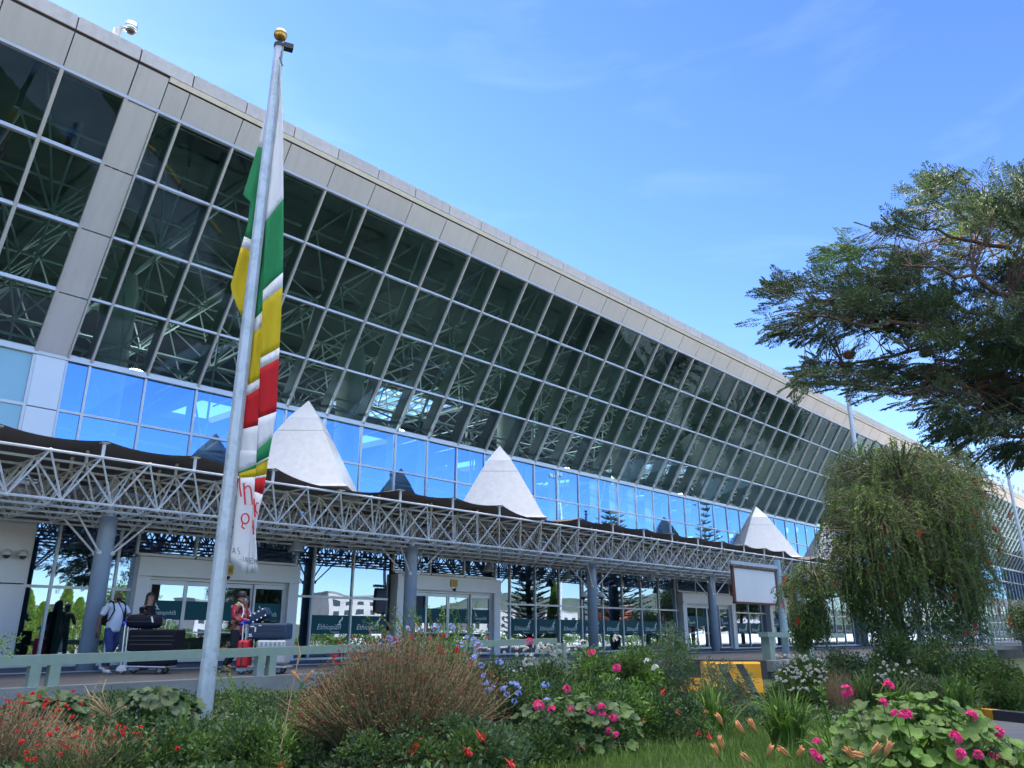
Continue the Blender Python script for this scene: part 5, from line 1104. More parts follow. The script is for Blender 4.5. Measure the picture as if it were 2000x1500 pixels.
# brown upright bush
def brown_bush():
    px, D = 788, 7.3; x, y = pos(px, D); z0 = gz(x, y); h = topz(px, 1238, D) - z0; root = thing('brown_bush', 'big dome of fine brown upright stems with rusty tips in the middle of the bed', 'shrub', (x, y, z0)); s_ = MB(); LP = []; LD = []; LM = []; n = 5200; rx = .98
    P0 = []; P1_ = []; P2_ = []
    for i in range(n):
        a = random.uniform(0, 2 * pi); r = sqrt(random.random()); 
        tip = Vector((x + rx * r * cos(a), y + rx * .8 * r * sin(a), z0 + h * (1 - .55 * r ** 2.0 + .07 * sin(3 * a + 4 * r)) * random.uniform(.5, 1.08))) + Vector((random.gauss(0, .09), random.gauss(0, .09), 0)); b0 = Vector((x + rx * .55 * r * cos(a), y + .42 * r * sin(a), z0 + .0)); mid = b0.lerp(tip, .5) + Vector((random.gauss(0, .02), random.gauss(0, .02), .07)) + Vector((cos(a), sin(a), 0)) * .05 * r
        P0.append(b0); P1_.append(mid); P2_.append(tip)
        for k in range(12):
            t = random.uniform(.55, 1.05) if k < 7 else random.uniform(.1, .6); p = b0.lerp(mid, t * 2) if t < .5 else mid.lerp(tip, t * 2 - 1); LP.append(tuple(p + Vector((random.gauss(0, .01), random.gauss(0, .01), 0)))); LD.append(tuple((tip - mid).normalized() + Vector(unit(1)[0]) * .8)); LM.append(0 if t > .86 and random.random() < .45 else random.choice((1, 2, 2)))
    P0, P1_, P2_ = (np.array([tuple(q) for q in Q]) for Q in (P0, P1_, P2_)); sd_ = norm(np.cross(P2_ - P0, unit(n))) * .0032
    mi = RNG.integers(0, 3, n); m = MB(); m.arr(np.stack([P0 - sd_, P0 + sd_, P1_ + sd_, P1_ - sd_], 1), mi); m.arr(np.stack([P1_ - sd_, P1_ + sd_, P2_ + sd_ * .3, P2_ - sd_ * .3], 1), mi); m.build('stem', [BR, BR2, BR2], root)
    LP = np.array(LP); LD = np.array(LD); m = MB(); m.arr(leafq(LP, LD, RNG.uniform(.014, .036, len(LP)), .011), np.array(LM)); m.build('foliage', [mat('maroon_leaf', (.24, .065, .035), .8, 0, .4, 5), mat('olive_brown_leaf', (.13, .105, .045), .8, 0, .3, 5), mat('dull_green_leaf', (.09, .14, .04), .8, 0, .3, 5)], root)
    pts = [at(random.choice((random.uniform(640, 700), random.uniform(760, 960), random.uniform(760, 900))), random.uniform(1240, 1300), D - .3) for _ in range(30)]; add_flowers(root, pts, 'red', .5)
brown_bush()
shrub('leafy_shrub', 'green leaves growing through the left foot of the brown bush', 640, 6.9, 1400, .42, .4, n=7000, L_=.035, W_=.018, mats=(G1, G2, G2), clumps=28, cr_=.14)
shrub('leafy_shrub', 'thin leafy shoots scattered through the lower middle of the brown bush', 760, 6.45, 1398, .5, .25, n=3500, L_=.04, W_=.02, mats=(G1, G2, G5), clumps=30, cr_=.10, shell=.3)
# plumbago with blue flowers, white shrub, green shrubs
r_, C_, cs = shrub('plumbago_shrub', 'plumbago shrub with pale blue flowers on the right flank of the brown bush', 965, 7.9, 1262, .46, .5, n=9000, L_=.04, W_=.018, mats=(G1, G2, G5), clumps=30, cr_=.17)
add_flowers(r_, [at(a, b, 7.35) for a, b in ((925, 1285), (935, 1262), (940, 1300), (945, 1320), (950, 1335), (960, 1345), (985, 1345), (975, 1295), (1000, 1335), (1010, 1340), (1012, 1355), (950, 1350), (1025, 1430), (1060, 1440), (1065, 1338), (1068, 1370), (990, 1358), (1005, 1370))], 'blue', 1.0)
r_, C_, cs = shrub('plumbago_shrub', 'plumbago shrub with a few blue flower heads standing behind the brown bush', 860, 9.0, 1225, .6, .5, n=8000, L_=.04, W_=.018, mats=(G1, G3, G1), clumps=26, cr_=.2)
add_flowers(r_, [at(a, b, 8.4) for a, b in ((796, 1228), (850, 1228), (882, 1225), (760, 1248), (912, 1245), (925, 1250), (770, 1255), (820, 1232), (900, 1262), (742, 1258))], 'blue', 1.15)
r_, C_, cs = shrub('white_flowering_shrub', 'leafy shrub dotted with small white flowers below the guard rail in the middle', 1045, 9.2, 1256, .66, .5, n=19000, L_=.038, W_=.02, mats=(G1, G2, G2), clumps=34, cr_=.19)
add_flowers(r_, [at(random.gauss(1050, 30), random.gauss(1272, 8), 8.85) for _ in range(34)] + [at(random.gauss(1035, 30), random.gauss(1300, 10), 8.8) for _ in range(12)], 'white', .95)
r_, C_, cs = shrub('leafy_shrub', 'bright green rounded shrub in the bed in front of the third canopy column', 1195, 9.3, 1243, .95, .7, n=22000, L_=.05, W_=.022, mats=(G1, G3, G1, G2), clumps=60, cr_=.22)
add_flowers(r_, [at(a, b, 8.55) for a, b in ((1140, 1258), (1205, 1248), (1265, 1292), (1280, 1305), (1210, 1332))], 'umbel', 1.8)
shrub('leafy_shrub', 'dark glossy shrub with hanging red flowers at the right of the pink geraniums', 1285, 8.1, 1325, .62, .5, n=14000, L_=.035, W_=.022, mats=(G2, G1, G2), clumps=44, cr_=.15, flowers=(('fuchsia', 12, 1.3, True),))
shrub('leafy_shrub', 'small leaved dark shrub behind the pink geraniums', 1120, 8.2, 1320, .6, .5, n=12000, L_=.035, W_=.02, mats=(G2, G1, G5), clumps=36, cr_=.16)
big_leaf(1120, 7.3, 1350, .60, 190, .052, 'geranium with pink flower heads in the middle of the bed', (G2, G1, G2), name='geranium', lobes=5,
         fl_px=[(1156, 1277, .9), (1107, 1347, 0), (1115, 1390, 0), (1115, 1402, 0), (1176, 1397, 0), (1199, 1404, 0), (1175, 1382, 0), (1155, 1392, 0), (1082, 1440, -.1), (1204, 1437, -.1), (1133, 1467, -.2), (1160, 1436, 0), (1078, 1387, 0), (1052, 1380, 0), (1205, 1306, .4), (1189, 1428, 0), (1034, 1254, 1.4)], fs=1.1)
shrub('leafy_shrub', 'dense green shrub between the blue flowers and the pink geranium', 1020, 8.5, 1305, .62, .5, n=15000, L_=.04, W_=.02, mats=(G1, G2, G1), clumps=44, cr_=.18)
shrub('leafy_shrub', 'light green leafy shrub just above the pink geranium', 1190, 8.0, 1300, .60, .5, n=14000, L_=.045, W_=.022, mats=(G1, G3, G2), clumps=42, cr_=.18)
shrub('leafy_shrub', 'low green leaves around the foot of the pink geranium', 1120, 7.1, 1375, .75, .4, n=13000, L_=.035, W_=.02, mats=(G1, G2, G2), clumps=46, cr_=.14)
# feathery blue-green conifer shrub
def feathery(px, D, top, rx, label, n=130, mats=(mat('conifer_blue_green', (.11, .19, .11), .6, 0, .3, 3, translucent=.35), G6, G5), base_dy=0):
    x, y = pos(px, D); z0 = gz(x, y); h = topz(px, top, D) - z0; root = thing('feathery_shrub', label, 'shrub', (x, y, z0)); s_ = MB(); LP = []; LD = []
    s_.path([(x, y, z0), (x + .03, y, z0 + h * .5), (x, y, z0 + h)], [.03, .02, .006], 6)
    for i in range(n):
        t = random.uniform(.08, 1); a = random.uniform(0, 2 * pi); ln = rx * (1.15 - t) * random.uniform(.35, 1.45) + .10; b0 = Vector((x, y, z0 + h * t * .92)); d = Vector((cos(a), sin(a), random.uniform(.15, 1.0))).normalized(); tip = b0 + d * ln; s_.path([b0, b0.lerp(tip, .6) + Vector((0, 0, .02)), tip], [.005, .003, .001], 4); sd_ = Vector((-sin(a), cos(a), 0))
        for k in range(12):
            u = .25 + .75 * k / 12; p = b0.lerp(tip, u); 
            for s in (-1, 1):
                q = (sd_ * s * .7 + d + Vector((0, 0, .1))).normalized(); l2 = .13 * (1.2 - u) + .03
                for j in range(7): LP.append(tuple(p + q * l2 * (j + 1) / 7)); LD.append(tuple(q + (sd_ * s * .4 * (-1) ** j + d * .5) * .9 + Vector(unit(1)[0]) * .35))
    LP = np.array(LP); m = MB(); m.arr(leafq(LP, np.array(LD), RNG.uniform(.03, .055, len(LP)), .017), RNG.integers(0, len(mats), len(LP))); m.build('foliage', list(mats), root); s_.build('branch', G5, root)
CF = MATS['conifer_blue_green'] if 'conifer_blue_green' in MATS else mat('conifer_blue_green', (.10, .18, .10), .6, 0, .3, 3, translucent=.35)
shrub('feathery_shrub', 'feathery blue-green shrub in front of the third sliding door', 1300, 9.6, 1200, .55, .5, n=9500, L_=.055, W_=.011, mats=(CF, G5, G1), clumps=44, cr_=.13, stems=30, shell=.25)
shrub('feathery_shrub', 'feathery blue-green shrub in front of the yellow concrete block', 1408, 9.9, 1262, .45, .4, n=5000, L_=.055, W_=.011, mats=(CF, G5, G6), clumps=32, cr_=.12, stems=26, shell=.25)
# daylily stalks with wilted flowers
def daylily(heads, base, D, label, ln=.068):
    b0 = at(base[0], base[1], D); root = thing('daylily', label, 'flower', tuple(b0), 'daylilies with wilted flowers'); s_ = MB()
    for (a, b_, da, db) in heads:
        p = at(a, b_, D); e = at(a + da, b_ + db, D - .02); s_.path([b0, b0.lerp(p, .6) + Vector((0, 0, .02)), p], [.006, .004, .003], 5)
        f_ = MB(); d = (e - p).normalized()
        for j in range(6):
            t = 2 * pi * j / 6; sd_ = d.cross(Vector((cos(t), sin(t), .3))).normalized(); f_.path([p, p + d * ln * .45 + sd_ * .006, p + d * ln * .8 + sd_ * (.008 if j % 2 else .004), p + d * ln * random.uniform(.9, 1.1) + sd_ * random.uniform(.002, .016)], [.003, .006, .005, .0015], 5)
        f_.smooth = True; f_.build('flower', PE, root)
        f_ = MB(); f_.path([p - d * .02, p, p + d * .02], [.003, .006, .004], 6); f_.build('bud', G3, root)
    s_.build('stalk', G3, root)
daylily([(1454, 1434, -18, -26), (1477, 1430, -16, -30)], (1500, 1520), 3.9, 'daylily stalk with two large wilted peach flowers below the strap leaf clump')
daylily([(1415, 1465, -12, -30), (1405, 1480, -12, -28)], (1430, 1530), 3.9, 'daylily stalk with wilted flowers at the left end of the group')
daylily([(1468, 1490, -20, -18), (1498, 1480, 6, -16)], (1490, 1540), 3.8, 'daylily stalk with a wilted flower near the bottom edge')
daylily([(1412, 1418, -12, -25)], (1440, 1520), 4.1, 'daylily stalk with a single upright wilted flower highest in the group')
daylily([(1542, 1478, -18, -16), (1556, 1482, 6, -12)], (1552, 1540), 3.8, 'daylily stalk with a pale wilted flower left of the geranium')
daylily([(1670, 1486, -14, -20), (1694, 1478, -26, -6), (1700, 1476, 10, -12), (1728, 1480, 8, -22)], (1700, 1540), 3.2, 'daylily stalk with several wilted flowers in front of the geranium')
daylily([(588, 1334, -14, -20), (592, 1334, 18, -22)], (560, 1450), 6.2, 'daylily stalk with orange flowers left of the brown bush', .11)
s_ = MB(); b0 = at(545, 1480, 6.3); s_.path([b0, at(560, 1400, 6.3), at(580, 1300, 6.3), at(585, 1262, 6.3)], [.006, .005, .004, .002], 5); s_.path([at(580, 1300, 6.3), at(586, 1282, 6.3), at(582, 1252, 6.3)], [.004, .010, .002], 5)
tag(s_.build('dry_stalk', BR2, None, origin=tuple(b0)), 'tall thin dry stalk standing left of the brown bush', 'plant')
# big geranium, lower right
big_leaf(1765, 4.3, 1342, .50, 520, .042, 'large bright green geranium with pink flower heads in the lower right', (G3, G1, G3), name='geranium', fl_px=[(1658, 1358, .1), (1652, 1350, .1), (1724, 1373, 0), (1748, 1395, -.1), (1770, 1398, -.1), (1865, 1438, -.1), (1869, 1443, -.1), (1897, 1399, 0), (1878, 1474, -.15), (1910, 1475, -.1), (1945, 1430, .1), (1952, 1433, .1), (1588, 1472, -.1), (1596, 1482, -.1), (1735, 1340, .1), (1595, 1450, 0), (1957, 1479, 0)], fs=.66)
big_leaf(1905, 4.4, 1415, .22, 110, .048, 'small geranium at the right end of the large geranium', (G1, G3, G2), name='geranium', fs=.7, fl_px=[(1937, 1480, 0)])
sprig(1620, 1420, 1590, 1325, 4.4, 1, 'single tall geranium shoot left of the large geranium', (G3, G1), .05, .1, cnt=14)
sprig(1975, 1540, 1985, 1465, 5.2, 4, 'thin grey-green weed on the road edge at the bottom right', (G5, G6), .03, .25)
# island beyond the kerb
ISL = .2
r_, C_, cs = shrub('white_flowering_shrub', 'rounded dark shrub with many small white flowers right of the yellow block', 1572, 17.3, 1272, .85, .8, n=13000, L_=.06, W_=.03, mats=(G2, G1, G2), clumps=40, cr_=.28, z0=ISL)
add_flowers(r_, [at(random.uniform(1515, 1615), random.uniform(1280, 1350), 16.4) for _ in range(95)], 'white', 1.4)
r_, q_ = rusty(1628, 16.4, 1300, .5, 'leafless brown twiggy bush at the kerb', 500, (BR, RD, G2), .4)
strap_clump('strap_leaf_plant', 'dark strap leaved clump beyond the kerb under the weeping tree', 1672, 16.2, .95, 60, 'strap leaved clumps', (G2, G1), .04, z0=ISL)
strap_clump('strap_leaf_plant', 'strap leaved clump beyond the kerb behind the big geranium', 1850, 15.0, .95, 80, 'strap leaved clumps', (G1, G3), .035, z0=ISL)
strap_clump('strap_leaf_plant', 'small strap leaved clump beyond the kerb between two dark shrubs', 1740, 15.6, .8, 50, 'strap leaved clumps', (G2, G1), .035, z0=ISL)
for px, D, top, rx, lab, ms, nf in ((1650, 18.4, 1255, .9, 'dark shrub under the left side of the weeping bottlebrush', (G2, G5, G2), 0), (1760, 18.6, 1215, 1.3, 'tall dark shrub under the middle of the weeping bottlebrush', (G2, G5, G1), 0), (1740, 16.9, 1290, .9, 'low dark shrub with white flower specks under the weeping bottlebrush', (G2, G1, G2), 26),
                                 (1905, 16.6, 1265, 1.15, 'broad dark green shrub at the right under the weeping bottlebrush', (G1, G2, G1), 0), (1840, 17.4, 1235, 1.1, 'green shrub behind the strap leaves at the right', (G1, G2, G5), 0), (1800, 15.9, 1318, .7, 'grey-green low shrub near the kerb', (G6, G1, G2), 0), (1960, 17.5, 1300, .9, 'olive and rusty shrub near the right edge', (G1, RD, G2), 0), (1560, 17.0, 1315, .7, 'low dark shrub between the yellow block and the kerb', (G2, G1), 0)):
    r_, C_, cs = shrub('leafy_shrub', lab, px, D, top, rx, .9, n=10000, L_=.075, W_=.035, mats=ms, clumps=38, cr_=.32, z0=ISL)
    if nf: add_flowers(r_, [at(random.uniform(1700, 1790), random.uniform(1290, 1330), 16.1) for _ in range(nf)], 'white', 1.3)
# weeping bottlebrush
def bottlebrush():
    D0 = 20.2; cx, cy = pos(1760, D0); z0 = ISL; root = thing('bottlebrush_tree', 'weeping bottlebrush tree with red flowers covering the right part of the building', 'tree', (cx, cy, z0)); rng = random.Random(5)
    s_ = MB(); s_.path([(cx, cy, z0 - .1), (cx + .1, cy, z0 + 1.2), (cx, cy + .1, z0 + 2.4)], [.2, .16, .13], 9)
    tops = []
    lob = [((1672, 985), .62, 19.4), ((1760, 940), 1.2, 20.0), ((1850, 960), .9, 20.2), ((1700, 925), .9, 20.6), ((1800, 1000), 1.2, 19.4), ((1720, 1040), 1.1, 19.0), ((1870, 1050), .75, 19.8), ((1668, 1080), .5, 19.2), ((1590, 1128), .42, 19.4), ((1560, 1150), .36, 19.6), ((1835, 905), .7, 20.9), ((1885, 1090), .45, 20.2), ((1710, 1130), .65, 19.6), ((1790, 1120), 1.0, 19.6), ((1870, 1140), .8, 20.0)]
    LP = []; LD = []; LM = []; red = []; S0 = []; hub = Vector((cx, cy + .1, z0 + 2.4))
    for (pq, R_, D) in lob:
        c = at(pq[0], pq[1], D); s_.path([hub - Vector((0, 0, .5)), hub.lerp(c, .5) + Vector((0, 0, .35)), c + Vector((0, 0, .1))], [.09, .06, .035], 7)
        for i in range(int(330 * R_ ** 1.3)):
            d = Vector(unit(1)[0]); d.z = d.z * .55 + .35; d.normalize(); p0 = c + Vector((0, 0, .0)); rv = rng.uniform(.6, 1.2); out = c + Vector((d.x * R_, d.y * R_, d.z * R_ * .85)) * rv
            if sin(3 * atan2(d.y, d.x) + R_ * 40) > .62 and d.z < .75: continue
            hang = rng.choice((rng.uniform(.2, .7), rng.uniform(.5, 1.5))) * (1.25 - 1.05 * max(0, d.z)) * (.6 if R_ < .45 else 1); ar = rng.uniform(.1, .5); pts = [p0.lerp(out, .55), out, out + Vector((d.x * .22, d.y * .22, -.12 + ar * .4 * max(0, d.z))), out + Vector((d.x * .30, d.y * .30, -.12 - hang * .5)), out + Vector((d.x * .30 + rng.gauss(0, .05), d.y * .30 + rng.gauss(0, .05), -.12 - hang))]
            if rng.random() < .4: s_.path(pts, [.016, .011, .006, .004, .002], 4)
            else: s_.path(pts[1:], [.006, .005, .003, .002], 3)
            if rng.random() < .12 : s_.path([p0, p0.lerp(out, .5) + Vector((0, 0, .1)), out], [.03, .02, .012], 5)
            seg = pts[1:]; tot = 34; tipm = rng.random() < .32; sc0 = rng.choice((0, 0, 1, 2) if d.z < .5 else (0, 2, 2, 3))
            for k in range(tot):
                t = k / (tot - 1) * 2.999; j = int(t); p = seg[j].lerp(seg[j + 1], t - j); dr = (seg[j + 1] - seg[j]).normalized(); o_ = Vector(unit(1)[0]); LP.append(tuple(p)); LD.append(tuple(dr * .9 + o_ * .8)); LM.append(3 if (tipm and k > tot - 7) else (sc0 if rng.random() < .65 else rng.choice((0, 0, 1, 2))))
            if rng.random() < .07: red.append((pts[3], pts[4]))
    LP = np.array(LP); m = MB(); m.arr(leafq(LP, np.array(LD), RNG.uniform(.05, .11, len(LP)), .02), np.array(LM)); m.build('foliage', [green('bottlebrush_green', (.105, .19, .045)), green('bottlebrush_dark', (.065, .125, .04)), green('bottlebrush_olive', (.13, .21, .055)), green('bottlebrush_tip', (.24, .40, .05))], root)
    s_.build('branch', mat('grey_bark', (.17, .15, .10), .9, 0, .3, 8), root)
    fm = MB(); 
    for i in range(170):
        d = Vector((random.gauss(0, 1), random.gauss(0, 1), 0)).normalized(); z = random.uniform(-.07, .07); p = np.array([[0, 0, z]]); fm.arr(leafq(p, np.array([[d.x, d.y, .15]]), .042, .006))
    fo = fm.build('flower', RF, None); fme = fo.data; bpy.data.objects.remove(fo); rng.shuffle(red)
    for a, b_ in red[:95]:
        o = bpy.data.objects.new('flower', fme); COL.objects.link(o); o.parent = root; o.location = b_.lerp(a, .2) - Vector(ORG[root.name]); k = rng.uniform(.7, 1.15); o.scale = (k, k, k * 1.2); o.rotation_euler = (rng.gauss(0, .25), rng.gauss(0, .25), rng.random() * 6)
    # inner leafy mass so that the crown closes
    n = 36000; ci = RNG.integers(0, len(lob), n); C_ = np.array([tuple(at(q[0][0], q[0][1] + 40, q[2] + .2)) for q in lob]); R_ = np.array([q[1] for q in lob]); P = C_[ci] + unit(n) * (RNG.uniform(0, 1, n) ** .45 * R_[ci] * .85)[:, None]; P[:, 2] -= RNG.uniform(0, .9, n); m = MB(); d = unit(n) * .6; d[:, 2] -= .7; m.arr(leafq(P, d, RNG.uniform(.07, .13, n), .03), RNG.integers(0, 2, n)); m.build('inner_foliage', [MATS['bottlebrush_dark'], MATS['bottlebrush_green']], root)
bottlebrush()
# large dark tree reaching in from the right
def big_tree():
    rng = random.Random(9); D0 = 13.0; tb = at(2420, 1238, 13.5); root = thing('feathery_tree', 'large dark feathery tree reaching in from the upper right with a sunlit top', 'tree', (tb.x, tb.y, .1)); s_ = MB()
    fork = at(2330, 760, 13.4); s_.path([(tb.x, tb.y, 0), (tb.x - .1, tb.y + .1, 2.0), tuple(fork)], [.35, .30, .24], 10)
    limbs = [[(2330, 760, 13.4), (2120, 660, 13.2), (1960, 625, 13), (1830, 590, 12.6), (1700, 560, 12.2), (1600, 590, 12)], [(2330, 760, 13.4), (2080, 690, 14), (1900, 650, 14.2), (1780, 690, 14), (1660, 705, 13.6), (1570, 735, 13.4)], [(2330, 760, 13.4), (2100, 560, 13.5), (1960, 490, 13.4), (1850, 455, 13), (1760, 430, 12.8)], [(2330, 760, 13.4), (2150, 480, 14), (2020, 400, 14.2), (1920, 380, 14)],
             [(2330, 760, 13.4), (2120, 760, 12.4), (1960, 760, 11.8), (1840, 740, 11.4), (1760, 770, 11.2)], [(2330, 760, 13.4), (2150, 800, 14), (2000, 850, 14.2), (1900, 850, 14), (1830, 830, 13.8)], [(2330, 760, 13.4), (2060, 620, 11.8), (1900, 540, 11), (1780, 520, 10.8)], [(2120, 660, 13.2), (1940, 690, 12.2), (1800, 640, 11.6), (1680, 640, 11.4), (1560, 610, 11.4)], [(2100, 560, 13.5), (2060, 480, 12.4), (1980, 430, 12), (1990, 380, 12)]]
    nodes = []
    for lb in limbs:
        pts = [at(*p) for p in lb]; fine = []
        for a, b_ in zip(pts[:-1], pts[1:]):
            for k in range(4): fine.append(a.lerp(b_, k / 4) + Vector((rng.gauss(0, .05), rng.gauss(0, .05), rng.gauss(0, .05))))
        fine.append(pts[-1]); nn = len(fine); s_.path(fine, [.07 * (1 - .88 * i / nn) for i in range(nn)], 7); nodes += fine[2:]
    NA = np.array([tuple(p) for p in nodes])
    poly = [(1490, 640), (1505, 590), (1520, 548), (1565, 545), (1600, 512), (1612, 485), (1665, 470), (1705, 440), (1712, 385), (1790, 352), (1860, 348), (2010, 338), (2200, 330), (2250, 600), (2200, 900), (2010, 890), (1960, 880), (1905, 862), (1850, 845), (1800, 815), (1760, 800), (1700, 775), (1655, 755), (1560, 752), (1515, 725), (1560, 705), (1600, 675), (1540, 660)]
    def inside(px, py):
        c = False; j = len(poly) - 1
        for i in range(len(poly)):
            xi, yi = poly[i]; xj, yj = poly[j]
            if (yi > py) != (yj > py) and px < (xj - xi) * (py - yi) / (yj - yi) + xi: c = not c
            j = i
        return c
    # spray template: flat feathery twig along +x
    T = []; TD = []; TL = []
    for k in range(9):
        u = (k + 1) / 9
        for s in (-1, 1):
            q = np.array([.75, s * .75, -.05]); l2 = .15 * (1.15 - u) + .03
            for j in range(5): T.append(np.array([.40 * u, 0, 0]) + q * l2 * (j + 1) / 5); TD.append(q * .6 + np.array([.3, s * .25 * (-1) ** j, .1 * (-1) ** j]))
    T = np.array(T); TD = np.array(TD); nT = len(T)
    cl = []                                            # clump centres for density variation
    while len(cl) < 150:
        a, b_ = rng.uniform(1480, 2240), rng.uniform(330, 930)
        if inside(a, b_): cl.append((a, b_, rng.uniform(10.8, 15)))
    gaps = [(1835, 560, 24), (1975, 505, 22), (1870, 605, 18), (1700, 640, 14), (1735, 500, 12), (1950, 640, 14), (1800, 690, 10)]
    P = []; 
    while len(P) < 4900:
        c = rng.choice(cl); a, b_ = c[0] + rng.gauss(0, 31), c[1] + rng.gauss(0, 11.5)
        if not inside(a, b_) or any((a - g_[0]) ** 2 + (b_ - g_[1]) ** 2 * 2.2 < g_[2] ** 2 for g_ in gaps): continue
        P.append((at(a, b_, c[2] + rng.gauss(0, .25)), a, b_))
    out = []; mi = []
    for p, a, b_ in P:
        pn = np.array(tuple(p)); dist = np.linalg.norm(NA - pn, axis=1); k = int(np.argmin(dist)); nd = Vector(NA[k]); dr = (p - nd)
        if rng.random() < .22: s_.path([nd, nd.lerp(p, .3) + Vector((rng.gauss(0, .08), rng.gauss(0, .08), .10 * dr.length)), nd.lerp(p, .7) + Vector((rng.gauss(0, .08), rng.gauss(0, .08), .06)), p], [.012, .009, .006, .003], 4)
        d = (dr.normalized() * .7 - Rt * .55 + Vector((rng.gauss(0, .35), rng.gauss(0, .35), rng.gauss(.02, .22)))).normalized(); up_ = Vector((rng.gauss(0, .3), rng.gauss(0, .3), 1)); sd_ = up_.cross(d).normalized(); up_ = d.cross(sd_)
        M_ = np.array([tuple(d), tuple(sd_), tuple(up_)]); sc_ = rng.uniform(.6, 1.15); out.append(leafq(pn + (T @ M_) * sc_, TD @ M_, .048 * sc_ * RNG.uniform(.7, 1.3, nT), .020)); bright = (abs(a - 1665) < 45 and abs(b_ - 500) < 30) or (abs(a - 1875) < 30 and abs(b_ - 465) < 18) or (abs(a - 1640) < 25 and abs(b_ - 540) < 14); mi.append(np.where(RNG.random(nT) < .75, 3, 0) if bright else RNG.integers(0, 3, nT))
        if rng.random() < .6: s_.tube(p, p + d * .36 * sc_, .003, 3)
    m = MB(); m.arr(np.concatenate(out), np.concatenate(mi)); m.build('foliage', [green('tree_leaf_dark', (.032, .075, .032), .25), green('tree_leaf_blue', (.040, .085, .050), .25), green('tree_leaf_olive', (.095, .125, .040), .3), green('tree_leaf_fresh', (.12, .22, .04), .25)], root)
    s_.build('branch', mat('reddish_bark', (.10, .06, .042), .9, 0, .35, 8), root)
    for i, (a, b_, D, lab) in enumerate(((1583, 617, 12.1, 'dark ball shaped bird nest near the left tips of the feathery tree'), (1822, 590, 12.6, 'dark bird nest deep in the crown of the feathery tree'), (1658, 693, 12.6, 'straw coloured bird nest in the feathery tree above the bare flagpole'), (1655, 715, 12.4, 'dark bird nest just above the top of the bare flagpole'), (1808, 688, 12.0, 'dark round bird nest low in the feathery tree'))):
        c = at(a, b_, D); t = MB(); t.ball(c, .085, 10, sc=(1.2, 1.2, .95)); mm = mat('straw_nest', (.20, .13, .07), .95) if i == 2 else mat('dark_nest', (.07, .04, .035), .95)
        n = 320; u_ = unit(n); Pn = np.array(tuple(c)) + u_ * np.array([.105, .105, .085]); t.arr(leafq(Pn, np.cross(u_, unit(n)), .07, .005)); tag(t.build('bird_nest', mm, None, origin=tuple(c)), lab, 'nest', 'bird nests in the feathery tree')
big_tree()

# ------------------------------------------------------------------ trees and houses (behind the camera side they show in the glass)
def simple_tree(x, y, z0, h, r, label, mats=(G1, G2), n=9000, name='tree', L_=.22, group=None, trunk=.25, clumps=46, squash=.8):
    root = thing(name, label, 'tree', (x, y, z0), group); cz = z0 + h - r * squash; m = MB(); C_ = unit(clumps) * RNG.uniform(.45, 1, clumps)[:, None] * np.array([r * .8, r * .8, r * squash * .8]) + np.array([x, y, cz]); ci = RNG.integers(0, clumps, n); P = C_[ci] + unit(n) * (RNG.uniform(0, 1, n) ** .5 * r * .34)[:, None]; m.arr(leafq(P, unit(n) + np.array([0, 0, .2]), L_ * RNG.uniform(.6, 1.2, n), L_ * .45), RNG.integers(0, len(mats), n)); m.build('crown', list(mats), root)
    s_ = MB(); s_.path([(x, y, z0 - .2), (x + .1, y, (z0 + cz) / 2), (x, y + .1, cz)], [trunk, trunk * .75, trunk * .5], 8)
    for k in range(10): s_.path([(x, y, z0 + (cz - z0) * .7), tuple((Vector(C_[k]) + Vector((x, y, cz))) / 2), tuple(C_[k])], [trunk * .4, trunk * .25, .03], 6)
    s_.build('trunk', BK, root); return root
simple_tree(72, 7.5, .3, 7.5, 3.4, 'grey-green tree beyond the bushes at the right edge', (G6, G5, G1), 12000, L_=.26)
simple_tree(60, 8.5, .3, 5.6, 2.6, 'pale bushy tree behind the white guard rail at the right edge', (G6, G1), 9000, L_=.2)
simple_tree(52, 10.3, .3, 3.3, 1.6, 'small bushy tree just behind the white guard rail', (G1, G6), 7000, L_=.14)
simple_tree(10, -13, 0, 10.5, 5.2, 'spreading tree behind the camera that shows in the left glass panes', (G1, G2, G3), 12000, L_=.3)
simple_tree(3, -15, 0, 9, 4.5, 'dark tree behind the camera at the left', (G2, G1), 9000, L_=.3)
simple_tree(26, -22, 0, 6, 3.4, 'round tree behind the camera in the sun', (G3, G1), 8000, L_=.3)
simple_tree(88, -8, 0, 9, 4.2, 'tree behind the road far right outside the view', (G1, G2), 8000, L_=.3)
def conical(x, y, h, r, label, mats, n=5000, L_=.3, name='cypress_tree', group=None):
    root = thing(name, label, 'tree', (x, y, 0), group); t = RNG.uniform(0, 1, n) ** .8; a = RNG.uniform(0, 2 * pi, n); rr = r * (1 - t) ** .6 * RNG.uniform(.7, 1.05, n); P = np.stack([x + rr * np.cos(a), y + rr * np.sin(a), .2 + t * h], 1); d = np.stack([np.cos(a), np.sin(a), np.full(n, 1.4)], 1); m = MB(); m.arr(leafq(P, d + unit(n) * .4, L_, L_ * .35), RNG.integers(0, len(mats), n)); m.build('crown', list(mats), root); s_ = MB(); s_.tube((x, y, -.1), (x, y, h * .9), .14, 8, r2=.02); s_.build('trunk', BK, root)
conical(57.5, -4, 6.0, .75, 'slim cypress behind the camera mirrored beside the third canopy column', (G4, G3, G1))
for i, (x, y, h) in enumerate(((17.2, -18.5, 4.4), (18.4, -19, 3.6), (19.6, -18.6, 4.9), (20.8, -19.2, 3.9), (22, -18.7, 3.4))): conical(x, y, h, .9, '%s yellow-green cypress in the sunlit row behind the camera' % ('first', 'second', 'third', 'fourth', 'last')[i], (G4, G3), 3500, .22, group='sunlit cypress row')
